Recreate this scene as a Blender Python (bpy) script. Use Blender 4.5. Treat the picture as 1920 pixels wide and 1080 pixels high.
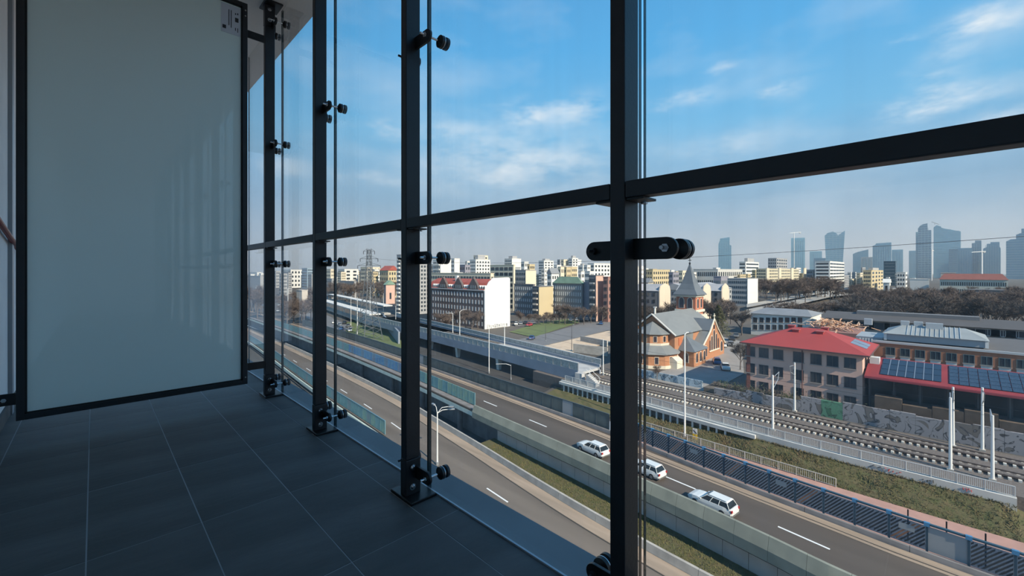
import bpy, math, random
import numpy as np
from mathutils import Vector, Matrix, Quaternion

for _o in list(bpy.data.objects):
    bpy.data.objects.remove(_o, do_unlink=True)
SC = bpy.context.scene
COL = SC.collection
R = random.Random(11)

# ------------------------------------------------------------------ camera
F, CX, Y0 = 794.8, 960.0, 508.6            # focal length and horizon, in pixels of 1920x1080
TH = math.radians(44.61)
S, C = math.sin(TH), math.cos(TH)          # forward = (S, C); right = (C, -S); eye at the origin
cam_d = bpy.data.cameras.new('camera')
cam = bpy.data.objects.new('camera', cam_d)
COL.objects.link(cam)
cam_d.sensor_width = 36.0
cam_d.lens = 36.0 * F / 1920.0
cam_d.shift_y = -(540.0 - Y0) / 1920.0
cam_d.clip_start = 0.05
cam_d.clip_end = 9000
cam.rotation_euler = (math.pi / 2, 0, -TH)
SC.camera = cam

# ------------------------------------------------------------------ world, sun, exposure
SC.view_settings.view_transform = 'Standard'
SC.view_settings.look = 'None'
SC.view_settings.gamma = 1.0
SC.view_settings.use_curve_mapping = False
SC.view_settings.exposure = 0.5
SUN_AZ = math.radians(9)                  # sun stands down the road behind the camera, a little to the building's side
SUN_EL = math.radians(34)

def build_world():
    w = bpy.data.worlds.new('sky'); SC.world = w; w.use_nodes = True
    nt = w.node_tree; nt.nodes.clear()
    N = nt.nodes.new; L = nt.links.new
    out = N('ShaderNodeOutputWorld'); bg = N('ShaderNodeBackground')
    tc = N('ShaderNodeTexCoord'); sep = N('ShaderNodeSeparateXYZ')
    L(tc.outputs['Generated'], sep.inputs[0])
    ramp = N('ShaderNodeValToRGB')
    els = ramp.color_ramp.elements
    stops = [(0.0, (.41, .48, .57)), (.06, (.375, .46, .57)), (.15, (.25, .41, .585)), (.30, (.19, .47, .74)),
             (.46, (.11, .40, .74)), (.75, (.07, .27, .58)), (1.0, (.05, .20, .48))]
    els[0].position = 0; els[0].color = stops[0][1] + (1,)
    els[1].position = 1; els[1].color = stops[-1][1] + (1,)
    for p, c in stops[1:-1]:
        e = els.new(p); e.color = c + (1,)
    L(sep.outputs[2], ramp.inputs[0])
    # clouds: a thin broken layer everywhere plus the puffs in view, set by azimuth and elevation
    def M(op, x, y=None, cl=False):
        n = N('ShaderNodeMath'); n.operation = op; n.use_clamp = cl
        for i, v in enumerate((x, y)):
            if v is None: continue
            if isinstance(v, (int, float)): n.inputs[i].default_value = v
            else: L(v, n.inputs[i])
        return n.outputs[0]
    az = M('ARCTAN2', sep.outputs[0], sep.outputs[1]); el = M('ARCSINE', sep.outputs[2])
    nw = N('ShaderNodeTexNoise'); nw.inputs['Scale'].default_value = 9; nw.inputs['Detail'].default_value = 7; nw.inputs['Roughness'].default_value = .6
    stv = N('ShaderNodeMapping'); stv.inputs['Scale'].default_value = (1, 1, 2.6); L(tc.outputs['Generated'], stv.inputs[0]); L(stv.outputs[0], nw.inputs['Vector'])
    nsep = N('ShaderNodeSeparateColor'); L(nw.outputs['Color'], nsep.inputs[0])
    azw = M('ADD', az, M('MULTIPLY', M('SUBTRACT', nsep.outputs[0], .5), .13)); elw = M('ADD', el, M('MULTIPLY', M('SUBTRACT', nsep.outputs[1], .5), .055))
    tex = N('ShaderNodeMapRange'); tex.inputs[1].default_value = .34; tex.inputs[2].default_value = .62; L(nw.outputs['Fac'], tex.inputs[0])
    total = None
    for px, py, w, h, k in ((1860, 38, 110, 24, 1.0), (1785, 182, 130, 24, 1.0), (1885, 222, 70, 18, .7), (1740, 150, 60, 12, .6), (1003, 213, 48, 20, .95), (1092, 206, 44, 24, .7),
                            (990, 305, 190, 52, .75), (1300, 180, 70, 15, .6), (1466, 166, 46, 12, .6), (740, 245, 70, 14, .5), (690, 330, 80, 12, .5), (545, 315, 40, 16, .5),
                            (1690, 75, 24, 8, .5), (1370, 130, 24, 8, .4), (1400, 268, 110, 26, .4), (860, 240, 60, 18, .35), (1560, 300, 160, 20, .25), (1800, 95, 70, 12, .35)):
        q = (px - CX) / F; a0 = TH + math.atan(q); e0 = math.atan2((Y0 - py) / F, math.sqrt(1 + q*q))
        wa = w / F / (1 + q*q); ha = h / F / math.sqrt(1 + q*q)
        dx = M('DIVIDE', M('SUBTRACT', azw, a0), wa); dy = M('DIVIDE', M('SUBTRACT', elw, e0), ha)
        r2 = M('ADD', M('MULTIPLY', dx, dx), M('MULTIPLY', dy, dy))
        g = M('MULTIPLY', M('EXPONENT', M('MULTIPLY', r2, -1.1)), k)
        total = g if total is None else M('ADD', total, g)
    n1 = N('ShaderNodeTexNoise'); n1.inputs['Scale'].default_value = 3.2; n1.inputs['Detail'].default_value = 8; L(stv.outputs[0], n1.inputs['Vector'])
    thin = N('ShaderNodeMapRange'); thin.inputs[1].default_value = .5; thin.inputs[2].default_value = .8; thin.inputs[4].default_value = .35; L(n1.outputs['Fac'], thin.inputs[0])
    fade = N('ShaderNodeMapRange'); fade.inputs[1].default_value = .02; fade.inputs[2].default_value = .12; L(sep.outputs[2], fade.inputs[0])
    cl = M('ADD', M('MULTIPLY', total, tex.outputs[0]), M('MULTIPLY', thin.outputs[0], fade.outputs[0]))
    class _m3: pass
    m3 = _m3(); m3.outputs = [M('MULTIPLY', cl, .9, True)]
    mix = N('ShaderNodeMixRGB'); L(m3.outputs[0], mix.inputs[0]); L(ramp.outputs[0], mix.inputs[1])
    mix.inputs[2].default_value = (.78, .82, .87, 1)
    L(mix.outputs[0], bg.inputs[0]); bg.inputs[1].default_value = 1.0
    L(bg.outputs[0], out.inputs[0])
build_world()
sun_d = bpy.data.lights.new('sun', 'SUN'); sun_d.energy = 6.0; sun_d.angle = math.radians(.6); sun_d.color = (1.0, .87, .70)
sun = bpy.data.objects.new('sun', sun_d); COL.objects.link(sun)
_sd = Vector((math.sin(SUN_AZ) * math.cos(SUN_EL), math.cos(SUN_AZ) * math.cos(SUN_EL), -math.sin(SUN_EL)))
sun.rotation_euler = _sd.to_track_quat('-Z', 'Y').to_euler()
sun.location = (-60, -200, 140)

# ------------------------------------------------------------------ pixels to places
def q_(px): return (px - CX) / F
def ground(px, py, z=-25.0):
    d = F * -z / (py - Y0); r = q_(px) * d
    return (S * d + C * r, C * d - S * r)
def on_x(px, X):
    q = q_(px); d = X / (S + C * q); return (C - S * q) * d, d     # -> Y, depth
def on_y(px, Y):
    q = q_(px); d = Y / (C - S * q); return (S + C * q) * d, d     # -> X, depth
def at_d(px, d):
    q = q_(px); return ((S + C * q) * d, (C - S * q) * d)
def z_at(py, d): return -(py - Y0) * d / F
def depth(X, Y): return S * X + C * Y

def curve(pts):
    """X as a smooth function of Y through (X, Y) points"""
    p = sorted((y, x) for x, y in pts)
    ys = [a for a, b in p]; xs = [b for a, b in p]; n = len(p)
    m = []
    for i in range(n):
        a = max(i - 1, 0); b = min(i + 1, n - 1)
        m.append((xs[b] - xs[a]) / (ys[b] - ys[a]))
    def fn(y):
        if y <= ys[0]: return xs[0] + m[0] * (y - ys[0])
        if y >= ys[-1]: return xs[-1] + m[-1] * (y - ys[-1])
        i = max(k for k in range(n - 1) if ys[k] <= y)
        h = ys[i + 1] - ys[i]; t = (y - ys[i]) / h
        return ((2*t**3 - 3*t*t + 1) * xs[i] + (t**3 - 2*t*t + t) * h * m[i]
                + (-2*t**3 + 3*t*t) * xs[i + 1] + (t**3 - t*t) * h * m[i + 1])
    return fn

# ------------------------------------------------------------------ mesh builder
class MB:
    def __init__(self): self.v = []; self.f = []
    def add(self, vs, fs):
        b = len(self.v); self.v += [tuple(p) for p in vs]; self.f += [tuple(i + b for i in f) for f in fs]; return self
    def box(self, x0, x1, y0, y1, z0, z1):
        vs = [(x0,y0,z0),(x1,y0,z0),(x1,y1,z0),(x0,y1,z0),(x0,y0,z1),(x1,y0,z1),(x1,y1,z1),(x0,y1,z1)]
        return self.add(vs, [(0,3,2,1),(4,5,6,7),(0,1,5,4),(1,2,6,5),(2,3,7,6),(3,0,4,7)])
    def obox(self, o, u, v, w):
        """box from corner o spanned by vectors u, v, w"""
        o, u, v, w = map(Vector, (o, u, v, w))
        vs = [o, o+u, o+u+v, o+v, o+w, o+u+w, o+u+v+w, o+v+w]
        return self.add(vs, [(0,3,2,1),(4,5,6,7),(0,1,5,4),(1,2,6,5),(2,3,7,6),(3,0,4,7)])
    def cyl(self, p0, p1, r, n=8, r2=None, caps=True):
        p0, p1 = Vector(p0), Vector(p1); r2 = r if r2 is None else r2
        ax = (p1 - p0); 
        if ax.length < 1e-9: return self
        ax.normalize()
        a = ax.cross(Vector((0,0,1))) if abs(ax.z) < .95 else ax.cross(Vector((1,0,0)))
        a.normalize(); b = ax.cross(a)
        vs = []
        for k in range(n):
            t = 2*math.pi*k/n; e = a*math.cos(t) + b*math.sin(t)
            vs.append(p0 + e*r)
        for k in range(n):
            t = 2*math.pi*k/n; e = a*math.cos(t) + b*math.sin(t)
            vs.append(p1 + e*r2)
        fs = [(k, (k+1) % n, n + (k+1) % n, n + k) for k in range(n)]
        if caps: fs += [tuple(range(n-1, -1, -1)), tuple(range(n, 2*n))]
        return self.add(vs, fs)
    def tube(self, pts, r, n=6):
        for a, b in zip(pts[:-1], pts[1:]): self.cyl(a, b, r, n)
        return self
    def prism(self, poly, ext):
        """polygon (3d points) extruded by vector ext"""
        e = Vector(ext); n = len(poly); P = [Vector(p) for p in poly]
        vs = P + [p + e for p in P]
        fs = [tuple(range(n-1, -1, -1)), tuple(range(n, 2*n))] + [(k, (k+1) % n, n + (k+1) % n, n + k) for k in range(n)]
        return self.add(vs, fs)
    def quad(self, a, b, c, d): return self.add([a, b, c, d], [(0,1,2,3)])
    def tri(self, a, b, c): return self.add([a, b, c], [(0,1,2)])
    def sweep(self, sections, closed=True, caps=True):
        """loft between equal-length rings"""
        n = len(sections[0]); b = len(self.v)
        for s in sections: self.v += [tuple(p) for p in s]
        for i in range(len(sections) - 1):
            for k in range(n if closed else n - 1):
                a = b + i*n + k; c = b + i*n + (k+1) % n
                self.f.append((a, c, c + n, a + n))
        if caps and closed:
            self.f.append(tuple(b + k for k in range(n-1, -1, -1)))
            e = b + (len(sections)-1)*n
            self.f.append(tuple(e + k for k in range(n)))
        return self
    def mesh(self, name, mat, off=(0,0,0), smooth=False):
        me = bpy.data.meshes.new(name)
        ox, oy, oz = off
        me.from_pydata([(x-ox, y-oy, z-oz) for x, y, z in self.v], [], self.f)
        me.materials.append(mat)
        if smooth: me.polygons.foreach_set('use_smooth', [True]*len(me.polygons))
        import bmesh
        bm = bmesh.new(); bm.from_mesh(me); bmesh.ops.recalc_face_normals(bm, faces=bm.faces); bm.to_mesh(me); bm.free()
        return me
    def base(self):
        a = np.array(self.v); lo, hi = a.min(0), a.max(0)
        return (float(lo[0]+hi[0])/2, float(lo[1]+hi[1])/2, float(lo[2]))
    def build(self, name, mat, parent=None, smooth=False, bevel=0, kind=None, label=None, seg=2):
        root = parent
        loc = (0, 0, 0)
        if parent is None: loc = self.base(); off = loc
        else: off = parent['_org']
        me = self.mesh(name, mat, off, smooth)
        o = bpy.data.objects.new(name, me); COL.objects.link(o)
        if parent is None: o.location = loc; o['_org'] = loc
        else: o.parent = parent; o['_org'] = parent['_org']
        if bevel:
            m = o.modifiers.new('bevel', 'BEVEL'); m.width = bevel; m.segments = seg; m.limit_method = 'ANGLE'
        if kind: o['kind'] = kind
        if label: o['label'] = label
        return o

def tag(o, label, cat, group=None, kind=None):
    o['label'] = label; o['category'] = cat
    if group: o['group'] = group
    if kind: o['kind'] = kind
    return o
def thing(name, loc, label, cat, group=None, kind=None):
    o = bpy.data.objects.new(name, None); COL.objects.link(o); o.location = loc; o['_org'] = tuple(loc)
    o.empty_display_size = .2
    return tag(o, label, cat, group, kind)
def kids(o): return [c for c in bpy.data.objects if c.parent == o]
def copy_tree(o, kidmap, parent=None):
    c = o.copy(); COL.objects.link(c); c.parent = parent
    for ch in kidmap.get(o.name, []): copy_tree(ch, kidmap, c)
    return c
def kidmap_of(root):
    km = {}
    def rec(o):
        k = list(o.children); km[o.name] = k
        for x in k: rec(x)
    bpy.context.view_layer.update(); rec(root); return km
def dup(root, km, loc, rotz=None, label=None, group=None, scale=None):
    c = copy_tree(root, km); c.location = loc; c['_org'] = tuple(loc)
    if rotz is not None: c.rotation_euler = (0, 0, rotz)
    if scale is not None: c.scale = (scale, scale, scale) if not isinstance(scale, tuple) else scale
    if label: c['label'] = label
    if group: c['group'] = group
    return c
def link_mesh(name, me, parent, loc=(0,0,0), rot=None):
    o = bpy.data.objects.new(name, me); COL.objects.link(o); o.parent = parent; o.location = loc
    if rot: o.rotation_euler = rot
    return o

# ------------------------------------------------------------------ materials
MATS = {}
def mat(name, col, rough=.6, metal=0.0, var=.0, vscale=3.0, bump=0.0, bscale=20.0, spec=.5, coat=0.0, stretch=(1,1,1), detail=4, col2=None):
    if name in MATS: return MATS[name]
    m = bpy.data.materials.new(name); m.use_nodes = True; nt = m.node_tree
    b = nt.nodes['Principled BSDF']; N = nt.nodes.new; L = nt.links.new
    b.inputs['Base Color'].default_value = (*col, 1); b.inputs['Roughness'].default_value = rough
    b.inputs['Metallic'].default_value = metal; b.inputs['Specular IOR Level'].default_value = spec
    b.inputs['Coat Weight'].default_value = coat
    if var or bump or col2:
        tc = N('ShaderNodeTexCoord'); mp = N('ShaderNodeMapping'); mp.inputs['Scale'].default_value = stretch
        L(tc.outputs['Object'], mp.inputs[0])
    if var or col2:
        n = N('ShaderNodeTexNoise'); n.inputs['Scale'].default_value = vscale; n.inputs['Detail'].default_value = detail
        L(mp.outputs[0], n.inputs['Vector'])
        r = N('ShaderNodeValToRGB'); r.color_ramp.elements[0].position = .3; r.color_ramp.elements[1].position = .7
        c2 = col2 or tuple(min(1, c*(1+var)) for c in col)
        c1 = col if col2 else tuple(c*(1-var) for c in col)
        r.color_ramp.elements[0].color = (*c1, 1); r.color_ramp.elements[1].color = (*c2, 1)
        L(n.outputs['Fac'], r.inputs[0]); L(r.outputs[0], b.inputs['Base Color'])
    if bump:
        n = N('ShaderNodeTexNoise'); n.inputs['Scale'].default_value = bscale; n.inputs['Detail'].default_value = 5
        L(mp.outputs[0], n.inputs['Vector'])
        bp = N('ShaderNodeBump'); bp.inputs['Strength'].default_value = bump; bp.inputs['Distance'].default_value = .02
        L(n.outputs['Fac'], bp.inputs['Height']); L(bp.outputs[0], b.inputs['Normal'])
    MATS[name] = m
    return m

def glass_mat(name, tint, dirt=.03, rough=.0, refl=1.0, dirtcol=(.6,.65,.7), streak=(1,9,.25)):
    if name in MATS: return MATS[name]
    m = bpy.data.materials.new(name); m.use_nodes = True; nt = m.node_tree; nt.nodes.clear()
    N = nt.nodes.new; L = nt.links.new
    out = N('ShaderNodeOutputMaterial'); tr = N('ShaderNodeBsdfTransparent'); tr.inputs[0].default_value = (*tint, 1)
    gl = N('ShaderNodeBsdfGlossy'); gl.inputs['Roughness'].default_value = rough; gl.inputs[0].default_value = (.95,.97,1,1)
    lw = N('ShaderNodeLayerWeight'); lw.inputs[0].default_value = .5
    pw = N('ShaderNodeMath'); pw.operation = 'POWER'; pw.inputs[1].default_value = 5; L(lw.outputs['Facing'], pw.inputs[0])
    mr = N('ShaderNodeMath'); mr.operation = 'MULTIPLY_ADD'; mr.inputs[1].default_value = refl * .7; mr.inputs[2].default_value = refl * .035; L(pw.outputs[0], mr.inputs[0])
    mx = N('ShaderNodeMixShader'); L(mr.outputs[0], mx.inputs[0]); L(tr.outputs[0], mx.inputs[1]); L(gl.outputs[0], mx.inputs[2])
    df = N('ShaderNodeBsdfDiffuse'); df.inputs[0].default_value = (*dirtcol, 1)
    tl = N('ShaderNodeBsdfTranslucent'); tl.inputs[0].default_value = (*dirtcol, 1)
    md = N('ShaderNodeMixShader'); md.inputs[0].default_value = .5; L(df.outputs[0], md.inputs[1]); L(tl.outputs[0], md.inputs[2])
    tc = N('ShaderNodeTexCoord'); mp = N('ShaderNodeMapping'); mp.inputs['Scale'].default_value = streak; L(tc.outputs['Object'], mp.inputs[0])
    n = N('ShaderNodeTexNoise'); n.inputs['Scale'].default_value = 2.5; n.inputs['Detail'].default_value = 6; L(mp.outputs[0], n.inputs['Vector'])
    rr = N('ShaderNodeMapRange'); rr.inputs[1].default_value = .35; rr.inputs[2].default_value = .75; rr.inputs[3].default_value = dirt*.35; rr.inputs[4].default_value = dirt*1.7
    L(n.outputs['Fac'], rr.inputs[0])
    m2 = N('ShaderNodeMixShader'); L(rr.outputs[0], m2.inputs[0]); L(mx.outputs[0], m2.inputs[1]); L(md.outputs[0], m2.inputs[2])
    L(m2.outputs[0], out.inputs[0]); MATS[name] = m
    return m

steel = mat('powder_coated_steel', (.017, .019, .023), .42, 0, .25, 6, .05, 120)
steel_black = mat('black_fitting', (.008, .008, .009), .38)
chrome = mat('stainless', (.55, .55, .56), .22, 1.0)
rubber = mat('rubber_gasket', (.01, .01, .01), .7)
tile_m = mat('slate_tile', (.105, .103, .102), .6, 0, .25, 1.8, .12, 14, .22, stretch=(1, 3.0, 1), detail=8)
grout_m = mat('grout', (.30, .31, .32), .85)
plaster = mat('white_render', (.78, .76, .75), .85, 0, .05, 4, .2, 90)
ceil_m = mat('ceiling_board', (.72, .66, .62), .85, 0, .06, 1.5, .08, 30)
ledge_m = mat('zinc_ledge', (.16, .165, .17), .6, .1, .15, 2.5)
glass_m = glass_mat('clear_glass', (.885, .905, .905), .022)
glass_edge = mat('glass_edge', (.012, .03, .034), .15)

def frost_mat():
    m = bpy.data.materials.new('frosted_glass'); m.use_nodes = True; nt = m.node_tree; nt.nodes.clear()
    N = nt.nodes.new; L = nt.links.new
    out = N('ShaderNodeOutputMaterial'); df = N('ShaderNodeBsdfDiffuse'); df.inputs[0].default_value = (.84, .92, .90, 1)
    tl = N('ShaderNodeBsdfTranslucent'); tl.inputs[0].default_value = (.90, .97, .95, 1)
    mx = N('ShaderNodeMixShader'); mx.inputs[0].default_value = .5; L(df.outputs[0], mx.inputs[1]); L(tl.outputs[0], mx.inputs[2])
    gl = N('ShaderNodeBsdfGlossy'); gl.inputs['Roughness'].default_value = .02
    lw = N('ShaderNodeLayerWeight'); lw.inputs[0].default_value = .5
    pw = N('ShaderNodeMath'); pw.operation = 'POWER'; pw.inputs[1].default_value = 5; L(lw.outputs['Facing'], pw.inputs[0])
    mr = N('ShaderNodeMath'); mr.operation = 'MULTIPLY_ADD'; mr.inputs[1].default_value = .9; mr.inputs[2].default_value = .10; L(pw.outputs[0], mr.inputs[0])
    m2 = N('ShaderNodeMixShader'); L(mr.outputs[0], m2.inputs[0]); L(mx.outputs[0], m2.inputs[1]); L(gl.outputs[0], m2.inputs[2]); L(m2.outputs[0], out.inputs[0])
    return m
frost_m = frost_mat()

# ================================================================== THE BALCONY
FLOOR, CEIL = -.94, 2.02
POST_X0, POST_X1 = .914, .981
PITCH, POST_Y, PW = 1.008, .539, .041
GX = 1.040
WALLX = -.40
YB, YF = -5.2, 6.2                        # ends of the balcony strip that is built

# floor: grout bed with each tile its own slab
fl = MB().box(WALLX, 1.03, YB, YF, FLOOR - .25, FLOOR - .0006).build('floor', grout_m)
tag(fl, 'dark slate tiled balcony floor with pale grout joints', 'floor', kind='structure')
T0, TW, J0, TL = -.018, .306, 1.945, .607
tile_meshes = {}
for i in range(-2, 4):
    xa = max(T0 + i*TW, WALLX) + .002; xb = min(T0 + (i+1)*TW, 1.028) - .002
    if xb - xa < .02: continue
    for k in range(-12, 7):
        ya = max(J0 + k*TL, YB) + .0018; yb = min(J0 + (k+1)*TL, YF) - .0018
        if yb - ya < .05: continue
        key = (round(xb-xa, 3), round(yb-ya, 3))
        if key not in tile_meshes:
            tile_meshes[key] = MB().box(-(xb-xa)/2, (xb-xa)/2, -(yb-ya)/2, (yb-ya)/2, -.008, 0).mesh('tile', tile_m)
        t = link_mesh('tile', tile_meshes[key], fl, (0, 0, 0))
        t.location = Vector(((xa+xb)/2, (ya+yb)/2, FLOOR + R.uniform(-.0004, .0004))) - Vector(fl['_org'])
# outer ledge and slab edge
lg = MB().box(1.03, 1.205, YB, YF, FLOOR - .25, FLOOR - .02).build('trim_1', ledge_m, bevel=.004)
tag(lg, 'blue-grey metal ledge running outside the foot of the glass', 'ledge', kind='structure')
ks = MB().box(1.027, 1.034, YB, YF, FLOOR - .02, FLOOR + .006).build('trim_2', mat('kerb_strip', (.42, .46, .50), .4, .4))
tag(ks, 'thin pale metal edging strip where the floor meets the glass', 'trim', kind='structure')
# the building's own wall, with the skirting at its foot
wl = MB().box(-9, WALLX, YB - 12, 30, -30, 9).build('wall_left', plaster)
tag(wl, 'white rendered house wall left of the frosted panel', 'wall', kind='structure')
sk = MB().box(WALLX, WALLX + .012, YB, YF, FLOOR, FLOOR + .085).build('baseboard_left', tile_m)
tag(sk, 'dark tile skirting along the foot of the house wall', 'skirting', kind='structure')
wb = MB().box(WALLX, 1.2, YB - .25, YB, FLOOR - .25, CEIL).build('wall_back', plaster)  # unseen end wall, added to keep the sun off the balcony
tag(wb, 'white rendered end wall added out of view behind the viewpoint', 'wall', kind='structure')
# ceiling: slab soffit with an outer board
ce = MB().box(WALLX, 1.235, YB - .25, YF + 2, CEIL, CEIL + .3).build('ceiling', ceil_m)
tag(ce, 'pale grey soffit of the balcony above', 'ceiling', kind='structure')

# ---- posts with their clamp bars
POST_C = POST_Y + PW/2
LEVELS = (-.838, .055, .953, 1.86)
def make_post(Yc):
    r = thing('balcony_post', (POST_X0 + .033, Yc, FLOOR), '', 'post', 'steel posts of the glazed balcony front')
    x0, x1, h = POST_X0, POST_X1, PW/2
    tube = MB().box(x0, x1, Yc-h, Yc+h, FLOOR + .16, CEIL - .17).build('post_tube', steel, r, bevel=.003)
    MB().box(x0-.0015, x1+.0015, Yc-h-.0015, Yc+h+.0015, FLOOR + .012, FLOOR + .158).build('foot_sleeve', steel, r, bevel=.003)
    MB().box(x0-.0015, x1+.0015, Yc-h-.0015, Yc+h+.0015, CEIL - .168, CEIL - .012).build('head_sleeve', steel, r, bevel=.003)
    MB().box(.900, 1.022, Yc-.082, Yc+.082, FLOOR, FLOOR + .013).build('base_plate', steel_black, r, bevel=.003)
    MB().box(.900, 1.022, Yc-.082, Yc+.082, CEIL - .013, CEIL).build('head_plate', steel_black, r, bevel=.003)
    for z in (FLOOR + .045, FLOOR + .125, CEIL - .045, CEIL - .125):
        b = MB(); xx = x0 + .030
        b.cyl((xx, Yc-h-.0005, z), (xx, Yc-h-.004, z), .014, 16).cyl((xx, Yc-h-.004, z), (xx, Yc-h-.012, z), .010, 12, .005)
        b.build('bolt', chrome, r, smooth=False)
    for z in LEVELS:
        # two flat arms with rounded ends: the one towards us on the inner side, the other near the glass
        for sg_, hl, xa in ((-1, .106, x0 + .042), (1, .117, x1 + .004)):
            hr, n = .026, 10; ys = Yc + sg_*hl
            poly = [(xa, Yc + sg_*.012, z - hr)] + [(xa, ys + sg_*hr*math.cos(t), z + hr*math.sin(t)) for t in [(-.5 + k/n)*math.pi for k in range(n+1)]] + [(xa, Yc + sg_*.012, z + hr)]
            bar = MB().prism(poly, (.011, 0, 0)).build('clamp_arm', steel_black, r, bevel=.0012)
            st = MB().cyl((xa - .028, ys, z), (GX + .014, ys, z), .0048, 10).cyl((xa - .010, ys, z), (xa - .0005, ys, z), .0105, 6).cyl((xa+.0115, ys, z), (xa+.020, ys, z), .0105, 6)
            st.build('stud', chrome if sg_ < 0 else steel, bar)
            MB().cyl((GX - .020, ys, z), (GX - .0085, ys, z), .0255, 28).cyl((GX-.030, ys, z), (GX-.020, ys, z), .010, 16, .0255).build('clamp_disc', steel_black, bar)
            MB().cyl((GX - .0085, ys, z), (GX - .0060, ys, z), .0262, 28).build('disc_rim', chrome, bar)
            MB().cyl((GX + .0060, ys, z), (GX + .017, ys, z), .0255, 28).build('clamp_disc', steel_black, bar)
            MB().cyl((GX + .017, ys, z), (GX + .021, ys, z), .018, 20, .012).build('disc_cap', chrome, bar)
    return r
post0 = make_post(POST_C)
km = kidmap_of(post0)
post_labels = {0: 'nearest dark steel post, the widest, right of the picture middle',
               1: 'dark steel post second nearest, in front of the white blind wall\'s left side',
               2: 'dark steel post third from the nearest, lattice pylon just right of it',
               3: 'dark steel post beside the frosted panel, carrying its two brackets',
               -1: 'dark steel post beside the viewpoint, right outside the picture'}
post0['label'] = post_labels[0]
for k in (1, 2, 3, -1, -2, -3, -4, -5):
    dup(post0, km, (POST_X0 + .033, POST_C + k*PITCH, FLOOR), label=post_labels.get(k, 'dark steel post behind the viewpoint, outside the picture'))

# ---- handrails between the posts
rail_lab = {0: 'black handrail bar running out of the picture at the right', 1: 'black handrail bar left of the nearest post, below the big cloud',
            2: 'black handrail bar above the lattice pylon', 3: 'short looking black handrail bar between the two posts nearest the panel',
            4: 'black handrail end visible in the gap beside the frosted panel'}
for k in range(-4, 5):
    ya = POST_C + (k-1)*PITCH + PW/2 + .001; yb = POST_C + k*PITCH - PW/2 - .001
    if k == 4: yb = ya + .97
    r = thing('handrail', (.932, (ya+yb)/2, .178), rail_lab.get(k, 'black handrail bar behind the viewpoint, outside the picture'), 'handrail', 'handrail bars between the posts')
    MB().box(.9145, .955, ya, yb, .178, .2185).build('rail_bar', steel, r, bevel=.003)
    for y0, y1 in ((ya, ya+.045), (yb-.045, yb)):
        MB().box(.920, .985, y0, y1, .172, .178).build('rail_bracket', steel_black, r, bevel=.001)
        MB().cyl((.968, (y0+y1)/2, .172), (.968, (y0+y1)/2, .166), .008, 10).build('rail_screw', chrome, r)

# ---- glass panes
pane_lab = {0: 'large clear glass pane at the right, church and skyscrapers behind it', 1: 'clear glass pane with the white blind wall behind it',
            2: 'clear glass pane with the lattice pylon behind it', 3: 'narrow looking clear glass pane between the two posts nearest the panel',
            4: 'sliver of clear glass pane seen beside the frosted panel', -1: 'clear glass pane beside the viewpoint, outside the picture'}
for k in range(-5, 5):
    ya = POST_C + (k-1)*PITCH + .006; yb = POST_C + k*PITCH - .006
    p = thing('window_%d' % (k+6), (GX, (ya+yb)/2, FLOOR - .02), pane_lab.get(k, 'clear glass pane behind the viewpoint, outside the picture'), 'glass pane', 'glass panes of the balcony front', 'structure')
    MB().box(GX-.006, GX+.006, ya+.0015, yb-.0015, FLOOR - .018, CEIL - .004).build('glass', glass_m, p)
    e = MB()
    e.box(GX-.006, GX+.006, ya, ya+.0014, FLOOR - .018, CEIL - .004); e.box(GX-.006, GX+.006, yb-.0014, yb, FLOOR - .018, CEIL - .004)
    e.build('polished_edge', glass_edge, p)

# ---- frosted partition panel
PA, PB, PY, PZ0, PZ1 = -.305, .801, 3.565, -.823, 1.955
pn = thing('partition_panel', ((PA+PB)/2, PY, PZ0), 'tall frosted glass partition panel in a black frame', 'partition')
fw, dp = .032, .036
MB().box(PA, PA+fw, PY, PY+dp, PZ0, PZ1).build('frame_stile', steel, pn, bevel=.002)
MB().box(PB-fw, PB, PY, PY+dp, PZ0, PZ1).build('frame_stile', steel, pn, bevel=.002)
MB().box(PA+fw, PB-fw, PY, PY+dp, PZ0, PZ0+fw).build('frame_rail', steel, pn, bevel=.002)
MB().box(PA+fw, PB-fw, PY, PY+dp, PZ1-fw, PZ1).build('frame_rail', steel, pn, bevel=.002)
MB().box(PA+fw-.004, PB-fw+.004, PY+.012, PY+.020, PZ0+fw-.004, PZ1-fw+.004).build('frosted_pane', frost_m, pn)
bead = MB()
for a, b_, c, d in ((PA+fw, PA+fw+.009, PZ0+fw, PZ1-fw), (PB-fw-.009, PB-fw, PZ0+fw, PZ1-fw), (PA+fw, PB-fw, PZ0+fw, PZ0+fw+.009), (PA+fw, PB-fw, PZ1-fw-.009, PZ1-fw)):
    bead.box(a, b_, PY+.005, PY+.0118, c, d)
bead.build('glazing_bead', rubber, pn)
for z in (PZ1 - .055, PZ1 - .095, PZ0 + .05):
    MB().cyl((PB-.014, PY-.003, z), (PB-.014, PY+.001, z), .006, 10).build('screw', chrome, pn)
for z in (-.70, 1.74):
    MB().box(PB, POST_X0 - .002, PY+.003, PY+.011, z-.027, z+.027).build('bracket_arm', steel_black, pn)
for z in (-.70,):
    br = MB().box(WALLX+.001, PA, PY+.003, PY+.011, z-.032, z+.032).build('bracket_arm', steel_black, pn)
    MB().cyl((-.348, PY-.006, z), (-.348, PY+.003, z), .011, 6).build('bolt', chrome, br)
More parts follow.
